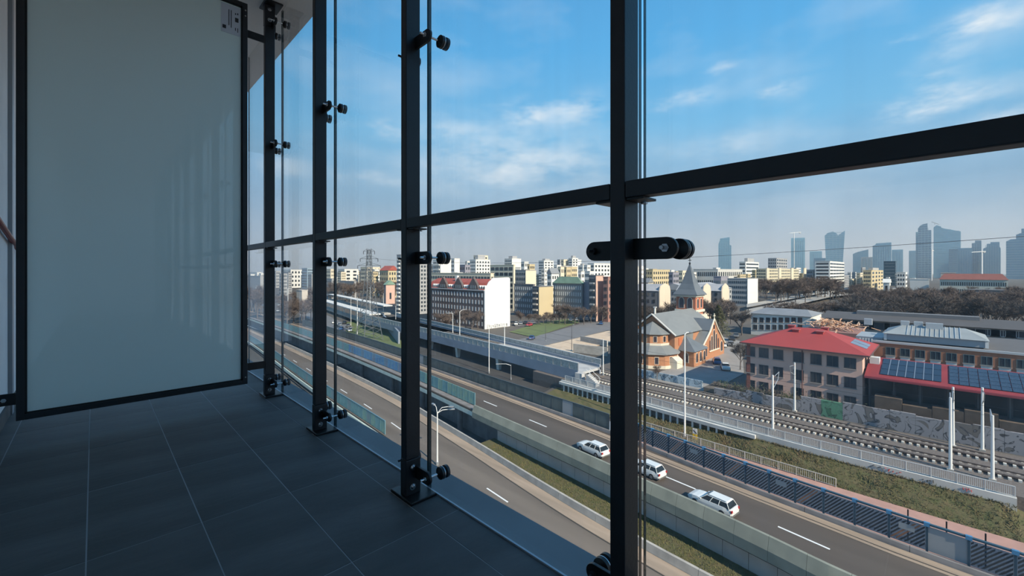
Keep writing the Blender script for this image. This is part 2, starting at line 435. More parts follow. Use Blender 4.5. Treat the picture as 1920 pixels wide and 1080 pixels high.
# sticker on the panel: white sheet with printed marks
stk = thing('sticker', (.70, PY+.0105, 1.62), 'white printed sticker in the top right corner of the frosted panel', 'sticker')
SX0, SX1, SZ0, SZ1 = .640, .757, 1.700, 1.905
MB().box(SX0, SX1, PY+.0095, PY+.0115, SZ0, SZ1).build('sheet', mat('sticker_paper', (.60, .62, .68), .6), stk)
ink = mat('sticker_ink', (.03, .03, .035), .7)
def mark(a, b_, c, d):
    w, h = SX1-SX0, SZ1-SZ0
    MB().box(SX0+w*a, SX0+w*b_, PY+.0085, PY+.0094, SZ0+h*c, SZ0+h*d).build('printed_mark', ink, stk)
for m_ in ((.07,.25,.13,.25), (.72,.90,.47,.62), (.38,.42,.28,.83), (.50,.54,.22,.83), (.72,.76,.16,.26), (.84,.88,.12,.27), (.72,.77,.72,.78), (.83,.89,.74,.80)):
    mark(*m_)
# red bar on the house wall
rb = MB(); 
rb.cyl((WALLX+.022, 3.15, .364), (WALLX+.022, 4.62, .145), .014, 12)
rb.build('handle_bar', mat('red_paint', (.17, .002, .006), .4, spec=.3))
tag(bpy.data.objects['handle_bar'], 'dark red slanting bar on the house wall left of the frosted panel', 'bar')
gp = MB().box(WALLX, WALLX+.02, 4.28, 4.36, FLOOR, CEIL).build('trim_3', mat('wall_profile', (.33, .35, .38), .5, .3))
tag(gp, 'grey vertical profile on the house wall behind the panel frame', 'trim', kind='structure')

# ================================================================== THE GROUND OUTSIDE
asphalt = mat('asphalt', (.148, .122, .100), .85, 0, .22, .25, .1, 4, stretch=(1.6, .12, 1), detail=6)
asphalt_u = mat('upper_asphalt', (.088, .072, .060), .85, 0, .22, .25, .1, 4, stretch=(1.6, .12, 1), detail=6)
asphalt2 = mat('street_asphalt', (.17, .165, .165), .85, 0, .12, .2)
concrete = mat('concrete', (.40, .375, .34), .85, 0, .16, .8, .1, 6)
concrete_grn = mat('weathered_concrete', (.24, .25, .205), .85, 0, .15, .6, .1, 6)
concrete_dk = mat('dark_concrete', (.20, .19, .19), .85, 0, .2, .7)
shoulder_m = mat('shoulder_concrete', (.33, .255, .19), .85, 0, .2, .6, stretch=(2, .15, 1))
paint_w = mat('road_paint', (.80, .80, .78), .6)
grass_m = mat('grass', (.125, .10, .05), .95, 0, 0, 1.4, .5, 9, col2=(.075, .085, .03), detail=10)
lawn_m = mat('lawn', (.115, .145, .05), .95, 0, .2, .25, .3, 6, detail=8)
dirt_m = mat('bare_ground', (.115, .098, .082), .95, 0, 0, .035, .2, 2, col2=(.075, .068, .06), detail=12)
sand_m = mat('sandy_slope', (.56, .43, .31), .95, 0, .15, .4)
brickpath_m = mat('red_path', (.42, .245, .20), .9, 0, .1, 1.0)
ballast_m = mat('ballast', (.135, .112, .098), .95, 0, .35, 5, .6, 14, detail=10)
rail_m = mat('rail_steel', (.16, .12, .10), .4, .6)
sleeper_m = mat('sleeper', (.56, .54, .49), .85, 0, .12, 3)
white_steel = mat('white_painted_steel', (.70, .70, .68), .5)
grey_steel = mat('galvanised_steel', (.36, .38, .40), .45, .5)

cA = curve([(40,-25),(40.2,10),(41.2,26.5),(42.5,38),(44.5,52),(46.4,67),(48.6,85),(50.9,123),(54,200),(57,320),(60,600)])
cN = curve([(31,-25),(32.5,20),(34.5,45),(36.3,69),(38.7,109),(45.6,200),(50,320),(53,600)])
cC = curve([(35.5,-25),(36.3,30),(37.2,43),(39.8,69),(41.4,84),(43,105),(48.5,190),(53,320),(56,600)])
cE = curve([(42,-25),(42.9,4.6),(43.9,11.2),(44.8,17.7),(45.5,25),(46.6,35),(48.6,56),(52.3,92),(56,150),(59.8,260),(63,400),(67,600)])
cG = curve([(49.5,-25),(49.9,0),(50.6,7.4),(51.6,16.2),(53.3,29.7),(54.3,36),(56.5,55.5),(59.6,92),(63.5,150),(67.3,260),(71,400),(75,600)])
cH = curve([(51.8,-25),(52.2,-2),(53,7.8),(54.2,17.6),(56.5,31),(57.4,38),(59.5,62),(61.9,92),(65.9,150),(70.3,260),(74,400),(78,600)])
cK = curve([(65,-25),(64.8,-2),(64.9,9.5),(65.6,20.6),(66.9,35.7),(68.6,55),(71,80)])
cT1 = curve([(70.5,-40),(70.7,5),(71.4,17),(72.6,39),(73.6,55),(77,90),(81.5,130),(89,200),(97,280)])
cT2 = curve([(75,-40),(75.7,5),(76.6,17),(78.6,41),(79.4,55),(82,90),(86.5,130),(94,200),(102,280)])
Z_N, Z_U, Z_R = -28.8, -25.0, -22.0

def ys(a, b, step):
    n = max(1, int(round((b-a)/step))); return [a + (b-a)*k/n for k in range(n+1)]
def rise(y):                               # the flyover stays level, rails climb towards the viaduct
    return Z_R + 1.5*min(1, max(0, (y-46)/45.))
def strip(fa, fb, y0, y1, z, step=4, thick=.3, mb=None):
    """ribbon between two X(Y) curves at height z (number or function)"""
    mb = mb or MB(); zf = z if callable(z) else (lambda y: z)
    secs = []
    for y in ys(y0, y1, step):
        a, b, zz = fa(y), fb(y), zf(y)
        secs.append([(a, y, zz-thick), (b, y, zz-thick), (b, y, zz), (a, y, zz)])
    return mb.sweep(secs)
def wallstrip(fx, w, y0, y1, z0, z1, step=4, mb=None):
    mb = mb or MB(); a = z0 if callable(z0) else (lambda y: z0); b = z1 if callable(z1) else (lambda y: z1)
    secs = [[(fx(y)-w/2, y, a(y)), (fx(y)+w/2, y, a(y)), (fx(y)+w/2, y, b(y)), (fx(y)-w/2, y, b(y))] for y in ys(y0, y1, step)]
    return mb.sweep(secs)
def off(fn, d): return lambda y: fn(y) + d
def struct(mb, name, m, label, cat='ground', **k):
    o = mb.build(name, m, **k); tag(o, label, cat, kind='structure'); return o

# ground sheets
def terrain():
    mb = MB(); xs = [62, 80, 100, 130, 170, 240, 400, 700, 1200, 2500, 5000]
    yv = [-900, -300, -60, -20, 20, 57, 64, 80, 110, 160, 240, 400, 800, 1600, 3500, 6000]
    def zz(x, y):
        t = min(1, max(0, (y - 57)/7.)); base = -22.4*(1-t) + -25.1*t
        return base
    for y in yv:
        for x in xs: mb.v.append((max(x, 0), y, zz(x, y) - (.15 if x < 80 else 0)))
    n = len(xs)
    for j in range(len(yv)-1):
        for i in range(n-1): mb.f.append((j*n+i, j*n+i+1, (j+1)*n+i+1, (j+1)*n+i))
    return mb
g_far = terrain()
for i, v in enumerate(g_far.v):
    if v[0] == 62: g_far.v[i] = (62 if v[1] < 64 else (cH(min(v[1], 600)) + .5), v[1], -25.3)
struct(g_far, 'ground', dirt_m, 'brown grey city ground stretching to the skyline')
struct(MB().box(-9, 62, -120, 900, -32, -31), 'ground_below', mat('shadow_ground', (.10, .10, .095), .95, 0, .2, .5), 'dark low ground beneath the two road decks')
# lower carriageway
rd = strip(cN, off(cA, -.35), -25, 600, Z_N, thick=1.0); struct(rd, 'road_lower', asphalt, 'lower carriageway nearest the building, brown-grey asphalt', 'road')
sh = MB()
strip(off(cA, -2.2), off(cA, -.35), -25, 420, Z_N + .05, thick=.1, mb=sh)
struct(sh, 'road_shoulder', shoulder_m, 'tan concrete shoulder along the lower carriageway', 'road')
gt = MB(); strip(off(cA, -2.35), off(cA, -2.2), -25, 300, Z_N + .012, thick=.02, mb=gt)
struct(gt, 'gutter', mat('gutter_dark', (.05, .045, .04), .9), 'dark gutter line beside the lower carriageway', 'gutter')
# concrete crash barriers: foot wider than head, in cast lengths
def barrier(fx, y0, y1, zb, h, w, m, label, seg=6.0, name='crash_barrier', cap=None):
    r = thing(name, (fx((y0+y1)/2), (y0+y1)/2, zb), label, 'barrier')
    y = y0
    while y < y1 - .5:
        e = min(y + seg, y1); secs = []
        for yy in ys(y+.02, e-.02, 3):
            x = fx(yy); secs.append([(x-w/2, yy, zb), (x+w/2, yy, zb), (x+w/2-.04, yy, zb+.2), (x+w*.28, yy, zb+h), (x-w*.28, yy, zb+h), (x-w/2+.04, yy, zb+.2)])
        MB().sweep(secs).build('barrier_segment', m, r)
        y = e
    return r
barrier(cA, -20, 180, Z_N, .85, .55, concrete, 'pale concrete crash barrier between the lower road and the grass strip')
# grass strip and retaining wall under the upper road
st = strip(off(cA, .3), lambda y: cE(y) + .6, -25, 54, Z_N + .15, thick=1.5)
struct(st, 'grass_strip', grass_m, 'dry green grass strip between lower road barrier and retaining wall', 'grass')
rw = thing('retaining_wall', (46, 20, Z_N), 'plain concrete retaining wall carrying the upper road', 'wall', kind='structure')
for y in ys(-22, 53, 2.5)[:-1]:
    wallstrip(off(cE, .75), .5, y+.02, y+2.48, Z_N, -27.0, 2.5).build('wall_panel', mat('grey_concrete_wall', (.46, .41, .38), .85, 0, .12, .5), rw)
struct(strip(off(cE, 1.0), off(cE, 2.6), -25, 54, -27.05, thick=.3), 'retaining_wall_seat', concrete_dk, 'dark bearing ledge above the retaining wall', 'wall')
struct(wallstrip(off(cE, 2.4), .3, -25, 54, -27.3, -25.9), 'retaining_wall_recess', concrete_dk, 'recessed wall below the upper road parapet, its shade painted dark', 'wall')  # dark concrete stands in for the deep shadow of the recess
# upper carriageway deck
struct(strip(off(cE, -.35), off(cH, .4), -25, 600, Z_U, thick=.9), 'road_upper', asphalt_u, 'upper carriageway with white cars on it', 'road')
sh2 = MB(); strip(cG, off(cG, 1.5), -25, 500, Z_U + .05, thick=.1, mb=sh2)
struct(sh2, 'kerb_strip', shoulder_m, 'tan concrete drainage strip on the far side of the upper road', 'road')
gt2 = MB(); strip(off(cG, .42), off(cG, .56), -25, 300, Z_U + .062, thick=.02, mb=gt2)
struct(gt2, 'gutter_upper', mat('gutter_dark', (.05, .045, .04), .9), 'dark drain line on the far side of the upper road', 'gutter')
barrier(off(cH, -.55), -22, 200, Z_U, .45, .5, concrete_dk, 'low dark concrete kerb wall at the foot of the far noise barrier', seg=8, name='kerb_wall')
# parapet on the near side of the upper road
pp = thing('parapet', (46, 20, Z_U - 1.0), 'grey-green concrete parapet on the near edge of the upper road', 'parapet')
for y in ys(-22, 59, 3.0)[:-1]:
    secs = []
    for yy in ys(y+.012, y+2.99, 1.5):
        x = cE(yy); secs.append([(x-.75, yy, Z_U-1.15), (x-.35, yy, Z_U-1.0), (x+.05, yy, Z_U), (x, yy, Z_U+.95), (x-.3, yy, Z_U+.95), (x-.75, yy, Z_U-.15)])
    MB().sweep(secs).build('parapet_panel', concrete_grn, pp)
# lane dashes
dash_n = [0]
def dash(fx, y, ln, z, lab, grp):
    secs = [[(fx(yy)-.11, yy, z), (fx(yy)+.11, yy, z), (fx(yy)+.11, yy, z+.012), (fx(yy)-.11, yy, z+.012)] for yy in ys(y, y+ln, 2)]
    o = MB().sweep(secs).build('lane_dash', paint_w); tag(o, lab, 'road marking', grp)
for y, w_ in zip((38.0, 69.2, 83.7, 98.6, 113, 128, 143, 158), ('nearest', 'second nearest', 'third nearest', 'fourth nearest', 'fifth nearest', 'sixth nearest', 'seventh nearest', 'farthest')): dash(cC, y, 4.4, Z_N, w_ + ' white lane dash on the lower carriageway', 'lane dashes on the lower road')
cLane = lambda y: .5*(cE(y)+cG(y))
for (px, py), w_ in zip(((1175/4.8+780, 640+770/4.8), (728/4.8+780, 640+585/4.8), (1304, 917), (1556, 1030)), ('third from the right', 'leftmost', 'second from the right', 'rightmost')):
    X, Y = ground(px, py); dash(lambda y, o=X-cLane(Y): cLane(y)+o, Y, 4.2, Z_U, 'white lane dash on the upper carriageway, ' + w_, 'lane dashes on the upper road')

# ---- noise barrier with graffiti panels on the near edge of the upper road, and one on the lower road
teal = [mat('teal_panel', (.11, .27, .30), .5, 0, 0, 1.3, col2=(.19, .36, .36)), mat('pale_green_panel', (.30, .42, .30), .5, 0, 0, 1.2, col2=(.16, .34, .33)),
        mat('blue_panel', (.075, .21, .42), .5, 0, 0, 1.3, col2=(.14, .31, .46)), mat('violet_panel', (.20, .22, .34), .5, 0, 0, 1.1, col2=(.12, .27, .34)),
        mat('grey_panel', (.24, .28, .30), .5, 0, 0, 1.2, col2=(.15, .29, .31))]
teal_steel = mat('teal_steel', (.13, .25, .29), .45)
edge_m = mat('pale_edge_beam', (.50, .58, .53), .8, 0, .12, 1.0)
def panel_fence(fx, y0, y1, step, zb, h, pick, label, name, post_m, cat='noise barrier', thick=.1, post_w=.14, gap=.1, cap=True, group=None):
    r = thing(name, (fx((y0+y1)/2), (y0+y1)/2, zb), label, cat, group)
    n = int(round((y1-y0)/step))
    for k in range(n+1):
        y = y0 + k*step; x = fx(y)
        MB().box(x-post_w/2, x+post_w/2, y-.06, y+.06, zb, zb+h+.04).build('fence_post', post_m, r)
        if k < n:
            a, b = Vector((fx(y+.06), y+.06, zb+gap)), Vector((fx(y+step-.06), y+step-.06, zb+gap))
            d = b - a; nn = Vector((d.y, -d.x, 0)).normalized()*thick
            MB().obox(a - nn/2, d, nn, (0, 0, h-gap)).build('fence_panel', pick(k, n), r)
    if cap: wallstrip(fx, .18, y0, y1, zb+h+.04, zb+h+.14, 4).build('top_rail', post_m, r)
    return r
def pick_upper(k, n):
    t = k/float(n)
    if t < .06: return teal[1]
    if t < .2: return teal[0] if k % 3 else teal[1]
    if t < .42: return teal[2] if k % 4 else teal[3]
    return teal[0] if k % 3 else teal[4]
panel_fence(off(cE, 1.35), 61.0, 221, 2.0, Z_U, 2.35, pick_upper, 'long graffiti-painted teal and blue noise barrier on the upper road', 'noise_barrier', teal_steel, cap=False)
panel_fence(off(cN, .3), 69.0, 201, 2.0, Z_N, 2.3, lambda k, n: teal[1] if k < 5 and k % 2 == 0 else (teal[4] if k % 5 == 3 else teal[0]),
            'teal noise barrier with blue cap ending beside the lower road', 'noise_barrier', teal_steel)
struct(wallstrip(off(cE, -.2), .35, 57, 330, Z_U-1.15, Z_U-.35), 'deck_edge_upper', edge_m, 'pale green edge beam of the upper road bridge', 'edge beam')
struct(strip(off(cE, -.1), off(cE, 1.2), 59, 330, Z_U + .02, thick=.3), 'deck_walk', concrete_dk, 'dark service walkway outside the graffiti noise barrier', 'walkway')
struct(wallstrip(off(cN, -.5), .35, 69, 330, Z_N-.75, Z_N+.02), 'deck_edge_lower', edge_m, 'pale edge beam of the lower road bridge', 'edge beam')
# bridge columns in the dark gap
for y, w_ in zip((66, 82, 98, 118, 140), ('nearest', 'second nearest', 'third nearest', 'fourth nearest', 'farthest')):
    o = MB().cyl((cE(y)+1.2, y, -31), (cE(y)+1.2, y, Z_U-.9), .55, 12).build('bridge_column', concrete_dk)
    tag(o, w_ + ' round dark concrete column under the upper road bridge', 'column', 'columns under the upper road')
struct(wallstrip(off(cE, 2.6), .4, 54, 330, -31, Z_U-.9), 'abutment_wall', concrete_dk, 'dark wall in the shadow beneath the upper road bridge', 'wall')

# ---- far noise barrier: blue translucent panels with slanting slats on the right, dark green to the left
blue_steel = mat('blue_steel', (.025, .06, .095), .45)
blue_glass = glass_mat('blue_barrier_glass', (.42, .60, .74), .22, .1, 1.0, (.05, .17, .29))
dark_panel = mat('dark_green_panel', (.10, .125, .125), .5, 0, .25, .8)
light_panel = mat('pale_panel', (.33, .34, .35), .6)
fb = thing('noise_barrier', (55, 10, Z_U), 'blue glazed noise barrier with slanted stripes, far side of the upper road', 'noise barrier')
ystep = 2.52; y0b = -14.2
slat_m = mat('slat_dark', (.035, .042, .05), .5); slat_o = mat('slat_rust', (.30, .14, .08), .6)
for k in range(0, 20):
    y = y0b + k*ystep; x = cH(y)
    MB().box(x-.09, x+.09, y-.08, y+.08, Z_U, Z_U+2.62).build('fence_post', blue_steel, fb)
    a, b = Vector((cH(y+.08), y+.08, Z_U+.35)), Vector((cH(y+ystep-.08), y+ystep-.08, Z_U+.35))
    d = b - a; nn = Vector((d.y, -d.x, 0)).normalized()
    solid = k in (5,)
    pan = MB().obox(a - nn*.02, d, nn*.04, (0, 0, 2.15)).build('fence_panel', light_panel if solid else blue_glass, fb)
    if not solid:
        du = d.normalized(); L_ = d.length
        for j in range(13):                 # slanting bars, clipped to the pane
            c0 = -2.6 + j*.36                # height of the bar where it leaves the left edge (image right is lower Y)
            pts = []
            slope, wdt, Hp, Lp = 1.12, .19, 2.0, d.length
            for t in [i_/12. for i_ in range(13)]:
                zlo = c0 + slope*(1-t)*Lp; pts.append((t, min(max(zlo, 0.02), Hp), min(max(zlo+wdt, 0.02), Hp)))
            pts = [p_ for p_ in pts if p_[2]-p_[1] > .004]
            if len(pts) < 2: continue
            poly = [a + d*(.015+.97*t) + Vector((0, 0, .08+lo)) - nn*.032 for t, lo, hi in pts] + [a + d*(.015+.97*t) + Vector((0, 0, .08+hi)) - nn*.032 for t, lo, hi in reversed(pts)]
            m_ = slat_o if (k % 3 == 0 and j in (6, 7)) else slat_m
            MB().prism(poly, -nn*.012).build('slat', m_, pan)
        if k % 4 == 2:
            q0 = a + d*.3 - nn*.05
            MB().obox(q0 + Vector((0, 0, 1.2)), d*.45, -nn*.01, (0, 0, .55)).build('pale_patch', light_panel, pan)
for k in range(0, 20):
    y = y0b + k*ystep; x = cH(y); MB().box(x-.13, x+.13, y-.2, y+.2, Z_U+2.5, Z_U+2.84).build('post_cap', mat('bright_blue_cap', (.07, .22, .40), .4), fb)
wallstrip(cH, .24, y0b, y0b + 20*ystep, Z_U+2.62, Z_U+2.78, 3).build('top_rail', mat('blue_rail', (.035, .085, .125), .4), fb)
panel_fence(cH, y0b + 20*ystep + .25, y0b + 20*ystep + 170.25, 2.5, Z_U, 2.6, lambda k, n: light_panel if k in (3, 24) else dark_panel,
            'dark green-grey noise barrier running left past the viaduct', 'noise_barrier', mat('dark_steel_green', (.07, .09, .10), .5))
# ---- path, bollards, embankment
struct(strip(off(cH, .5), lambda y: 61.2 + (cH(y)-53)*.35, -30, 34, Z_U + .02, thick=.2), 'footpath', brickpath_m, 'pinkish red brick footpath behind the blue noise barrier', 'path')
for y, w_ in zip((-9.5, -7.2, -4.9, -2.6, -.3, 2.2), ('rightmost, cut off', 'second from the right', 'third from the right', 'fourth from the right', 'fifth from the right', 'leftmost')):
    x = cH(y) + 1.3
    o = MB().cyl((x, y, Z_U), (x, y, Z_U+2.9), .055, 8).build('bollard', steel_black)
    tag(o, 'slim black post on the pink footpath, ' + w_, 'post', 'black posts on the footpath')
pj = lambda y: 61.2 + (cH(y)-53)*.35
def zwall(y): return -23.4
em = MB(); secs = []
for y in ys(-40, 56, 2):
    a, b = pj(y), cK(y) - .05; yy = min(max(y, -40), 60)
    lo = -25.0; hi = -23.05 - 1.1*min(1, max(0, (y-18)/14.)) if y > -5.2 else -22.9
    if y < -5.2: b = cK(y) + 3.5
    row = []
    for t in (0, .25, .5, .75, 1): row.append((a + (b-a)*t, y, lo + (hi-lo)*t + (R.uniform(-.12, .12) if 0 < t < 1 else 0)))
    secs.append(row)
em.sweep(secs, closed=False, caps=False)
struct(em, 'embankment', grass_m, 'rough green and brown grass bank below the railway railing', 'grass')
# tufts of long grass on the bank, uncountable
tf = MB()
for k in range(15000):
    y = R.uniform(-14, 34); t = R.random(); a, b = pj(y), cK(y) + (3 if y < -5.2 else 0)
    x = min(a + (b-a)*t, b-.35); hi = -23.05 - 1.1*min(1, max(0, (y-18)/14.)) if y > -5.2 else -22.9
    z = -25 + (hi+25)*t - .05; h = R.uniform(.12, .38); w = R.uniform(.02, .06); an = R.uniform(0, 6.28)
    dx, dy = math.cos(an)*w, math.sin(an)*w; lx, ly = R.uniform(-.2, .2), R.uniform(-.2, .2)
    tf.tri((x-dx, y-dy, z), (x+dx, y+dy, z), (x+lx, y+ly, z+h))
o = tf.build('long_grass', mat('long_grass', (.10, .11, .04), .9, 0, 0, .55, col2=(.22, .15, .085), detail=8))
tag(o, 'uncut dry grass tufts covering the railway bank', 'grass', kind='stuff')
gs = MB()
for k in range(9000):
    y = R.uniform(4, 52); a, b = cA(y)+.5, cE(y)+.35; x = R.uniform(a, b); z = Z_N + .14
    h = R.uniform(.08, .22); w = R.uniform(.02, .05); an = R.uniform(0, 6.28); dx, dy = math.cos(an)*w, math.sin(an)*w
    gs.tri((x-dx, y-dy, z), (x+dx, y+dy, z), (x+R.uniform(-.12,.12), y+R.uniform(-.12,.12), z+h))
o = gs.build('short_grass', mat('short_grass', (.10, .115, .035), .9, 0, 0, .5, col2=(.17, .14, .05)))
tag(o, 'short grass blades on the strip below the retaining wall', 'grass', kind='stuff')

# ---- railings
def railing(fx, y0, y1, zb, h, label, name, m, post_step=2.0, bar_step=.14, base=None, zf=None):
    zf = zf or (lambda y: zb)
    r = thing(name, (fx((y0+y1)/2), (y0+y1)/2, zf((y0+y1)/2)), label, 'railing')
    n = int(round((y1-y0)/post_step))
    for k in range(n+1):
        y = y0 + k*(y1-y0)/n; x = fx(y); z = zf(y)
        MB().box(x-.045, x+.045, y-.04, y+.04, z, z+h).build('railing_post', m, r)
    wallstrip(fx, .07, y0, y1, lambda y: zf(y)+h-.02, lambda y: zf(y)+h+.05, 2).build('top_rail', m, r)
    wallstrip(fx, .05, y0, y1, lambda y: zf(y)+.12, lambda y: zf(y)+.17, 2).build('bottom_rail', m, r)
    if bar_step:
        b = MB()
        for y in ys(y0, y1, bar_step):
            x = fx(y); z = zf(y); b.box(x-.018, x+.018, y-.022, y+.022, z+.17, z+h-.02)
        b.build('balusters', m, r, kind='stuff')
    return r
rail_grey = mat('pale_grey_railing', (.60, .60, .58), .55)
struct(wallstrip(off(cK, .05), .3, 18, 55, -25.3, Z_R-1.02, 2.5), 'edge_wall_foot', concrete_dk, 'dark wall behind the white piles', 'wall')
struct(wallstrip(cK, .5, -5.2, 55, lambda y: -23.9 + .9*min(1, max(0, (y-16)/2.)), Z_R-.35, 2), 'edge_wall', mat('pale_concrete_wall', (.56, .55, .52), .85, 0, .1, .5), 'pale concrete wall under the white railway railing', 'wall')
railing(cK, -5.1, 54, 0, 1.05, 'white steel railing with upright bars along the railway', 'railing', rail_grey, zf=lambda y: Z_R-.35)
# scribbles on the wall below the railing: flat painted marks
scr = [mat('red_spray', (.45, .06, .07), .7), mat('black_spray', (.08, .08, .08), .7)]
def scribble(px, n, w, m, z0, z1, lab):
    g = thing('graffiti_tag', (cK(2)-.3, on_x(px, 64.6)[0], -23.0), lab, 'graffiti')
    y = on_x(px, 64.6)[0]
    for j in range(n):
        ya = y - w*j/n; pts = [(cK(ya)-.29, ya + R.uniform(-.1, .1), R.uniform(z0, z1)) for _ in range(4)]
        MB().tube(pts, .028, 4).build('stroke', m, g)
scribble(1660, 5, 1.6, scr[0], -22.9, -22.5, 'red graffiti scribble on the pale wall below the railing')
scribble(1731, 4, 1.1, scr[1], -22.9, -22.5, 'black graffiti scribble on the pale wall below the railing')
scribble(1806, 4, .8, scr[0], -22.9, -22.5, 'small red graffiti tag near the end of the pale wall')
g = thing('graffiti_tag', (cK(5)-.3, on_x(1645, 64.6)[0], -23.0), 'black outlined peak scrawled on the pale wall below the railing', 'graffiti')
y = on_x(1645, 64.6)[0]
MB().tube([(cK(y)-.29, y+.8, -22.95), (cK(y)-.29, y+.3, -22.5), (cK(y)-.29, y, -22.75), (cK(y)-.29, y-.3, -22.5), (cK(y)-.29, y-.6, -22.95)], .03, 4).build('stroke', scr[1], g)
# pile row carrying the railway edge on the left
pr = thing('pile_row', (67, 40, -25), 'row of white concrete piles under the railway edge', 'piles')
for k in range(27):
    y = 22.0 + k*1.22; x = cK(y) - .62
    MB().box(x-.12, x+.12, y-.13, y+.13, -25.2, Z_R-1.0).build('pile', mat('white_concrete', (.66, .65, .62), .8, 0, .08, 1), pr)
wallstrip(off(cK, -.6), .5, 18, 55, Z_R-1.05, Z_R-.55, 2.5).build('pile_cap', mat('pale_concrete_wall', (.56, .55, .52), .85), pr)
# lower white railing at the far edge of the path
rl = railing(off(pj, -.1), 8.6, 36, Z_U, 1.0, 'low white railing at the foot of the grass bank', 'railing', mat('worn_white_paint', (.58, .56, .50), .7), post_step=2.0, bar_step=.22)

# ---- railway
bed = strip(off(cK, .25), lambda y: 79.2 + max(0, (y-20))*.1, -40, 64, Z_R - .25, thick=3.2)
struct(bed, 'ballast_bed', ballast_m, 'dark brown ballast bed under the railway tracks', 'ballast')
def track(fx, y0, y1, label):
    r = thing('railway_track', (fx(10), 10, Z_R-.25), label, 'railway track')
    for s in (-.75, .75):
        wallstrip(off(fx, s), .09, y0, y1, lambda y: rise(y)-.03, lambda y: rise(y)+.13, 3).build('rail', rail_m, r)
    me = MB().box(-1.22, 1.22, -.13, .13, -.28, -.05).mesh('sleeper', sleeper_m)
    dk = MB().box(-.85, .85, -.14, .14, -.055, -.02).mesh('ballast_fill', ballast_m)
    for y in ys(y0, y1, .72):
        a = math.atan2(fx(y+.5)-fx(y-.5), 1.0)
        s = link_mesh('sleeper', me, r, Vector((fx(y), y, rise(y)+.02)) - Vector(r['_org']), (0, 0, -a))
    fill = MB()
    for y in ys(y0, y1, .72):
        fill.box(fx(y)-.5, fx(y)+.5, y-.37, y+.37, rise(y)-.1, rise(y)-.012)
        
    fill.build('ballast_fill', ballast_m, r, kind='stuff')
track(cT1, -26, 118, 'near railway track with pale sleeper ends showing')
track(cT2, -26, 118, 'far railway track in front of the graffiti wall')

# catenary masts
def mast(x, y, zb, h, label, arm=None, r0=.16, r1=.11, name='catenary_mast', m=white_steel, cat='mast'):
    t = thing(name, (x, y, zb), label, cat)
    MB().cyl((x, y, zb), (x, y, zb+h), r0, 10, r1).build('pole', m, t)
    MB().box(x-.28, x+.28, y-.28, y+.28, zb, zb+.25).build('footing', concrete, t)
    if arm:
        b = MB(); s = arm
        b.tube([(x, y, zb+h-.4), (x+s*3.2, y, zb+h-.1)], .05, 6); b.tube([(x, y, zb+h-2.0), (x+s*2.6, y, zb+h-1.1), (x+s*3.2, y, zb+h-.1)], .045, 6)
        b.tube([(x+s*2.6, y, zb+h-1.1), (x+s*1.2, y, zb+h-1.45)], .035, 6)
        b.build('cantilever', grey_steel, t)
        MB().cyl((x+s*.5, y, zb+h-.33), (x+s*.85, y, zb+h-.3), .09, 8).build('insulator', mat('insulator', (.20, .10, .08), .3), t)
    return t
zb = Z_R - .3
MA = [((1449, 808), 7.8, 1, 'white catenary mast at the railing in front of the pink building'),
      ((1490, 772), 7.8, -1, 'white catenary mast on the far trackside in front of the pink building'),
      ((1782, 883), 8.2, 1, 'white catenary mast at the railing, tallest of the right-hand masts'),
      ((1787, 838), 7.6, -1, 'white catenary mast right behind the tall one, by the graffiti wall'),
      ((1842, 846), 7.9, -1, 'white catenary mast on the far trackside below the solar roof'),
      ((1861, 902), 7.0, 1, 'white catenary mast near the end of the railing')]
mast_xy = []
for (px, py), h, a, lab in MA:
    x, y = ground(px, py, zb); mast(x, y, zb, h, lab, a); mast_xy.append((x, y, h))
for xa, lab in ((cT1, 'overhead wire above the near track'), (cT2, 'overhead wire above the far track')):
    b = MB(); pts = [(xa(y), y, rise(y)+6.0) for y in ys(-26, 118, 6)]; b.tube(pts, .016, 4)
    o = b.build('contact_wire', steel_black); tag(o, 'thin ' + lab, 'wire')

# ---- viaduct on the left
v_con = mat('viaduct_concrete', (.44, .43, .42), .85, 0, .12, .4)
v_beam = mat('viaduct_girder', (.25, .275, .32), .8, 0, .1, .4)
def pl(pts):                               # curve from pixels, height per line
    return curve([ground(px, py, z) for px, py, z in pts])
vN = pl([(809, 618, -18.5), (948.6, 649.5, -18.5), (1093, 683, -18.5)])
vF = lambda y: vN(y) + 8.2 + max(0, (y-55))*.06
YV0, YV1 = 51.5, 175
vd = thing('rail_viaduct', (72, 90, -25), 'grey concrete railway viaduct with mesh parapets on the left', 'viaduct')
strip(off(vN, .1), vF, YV0, YV1, -20.6, thick=.5, step=5).build('deck', v_con, vd)
wallstrip(off(vN, .25), .5, YV0, YV1, -22.2, -20.0, 5).build('girder', v_beam, vd)
wallstrip(off(vF, -.2), .5, YV0, YV1, -22.2, -20.0, 5).build('girder', v_beam, vd)
for fx, zt in ((off(vN, .1), -18.5), (vF, -18.9)):
    for y in ys(YV0, YV1, 2.4)[:-1]:
        wallstrip(fx, .07, y+.05, y+2.35, -19.98, zt-.12, 2.4).build('parapet_panel', mat('mesh_panel', (.40, .385, .35), .7, 0, .25, 2.5), vd)
        x = fx(y); MB().box(x-.1, x+.1, y-.05, y+.05, -20.1, zt).build('parapet_post', grey_steel, vd)
    wallstrip(fx, .2, YV0, YV1, zt-.1, zt+.06, 4).build('parapet_cap', mat('pale_cap', (.62, .61, .58), .7), vd)
pier_m = mat('pier_concrete', (.55, .54, .50), .8, 0, .1, .6)
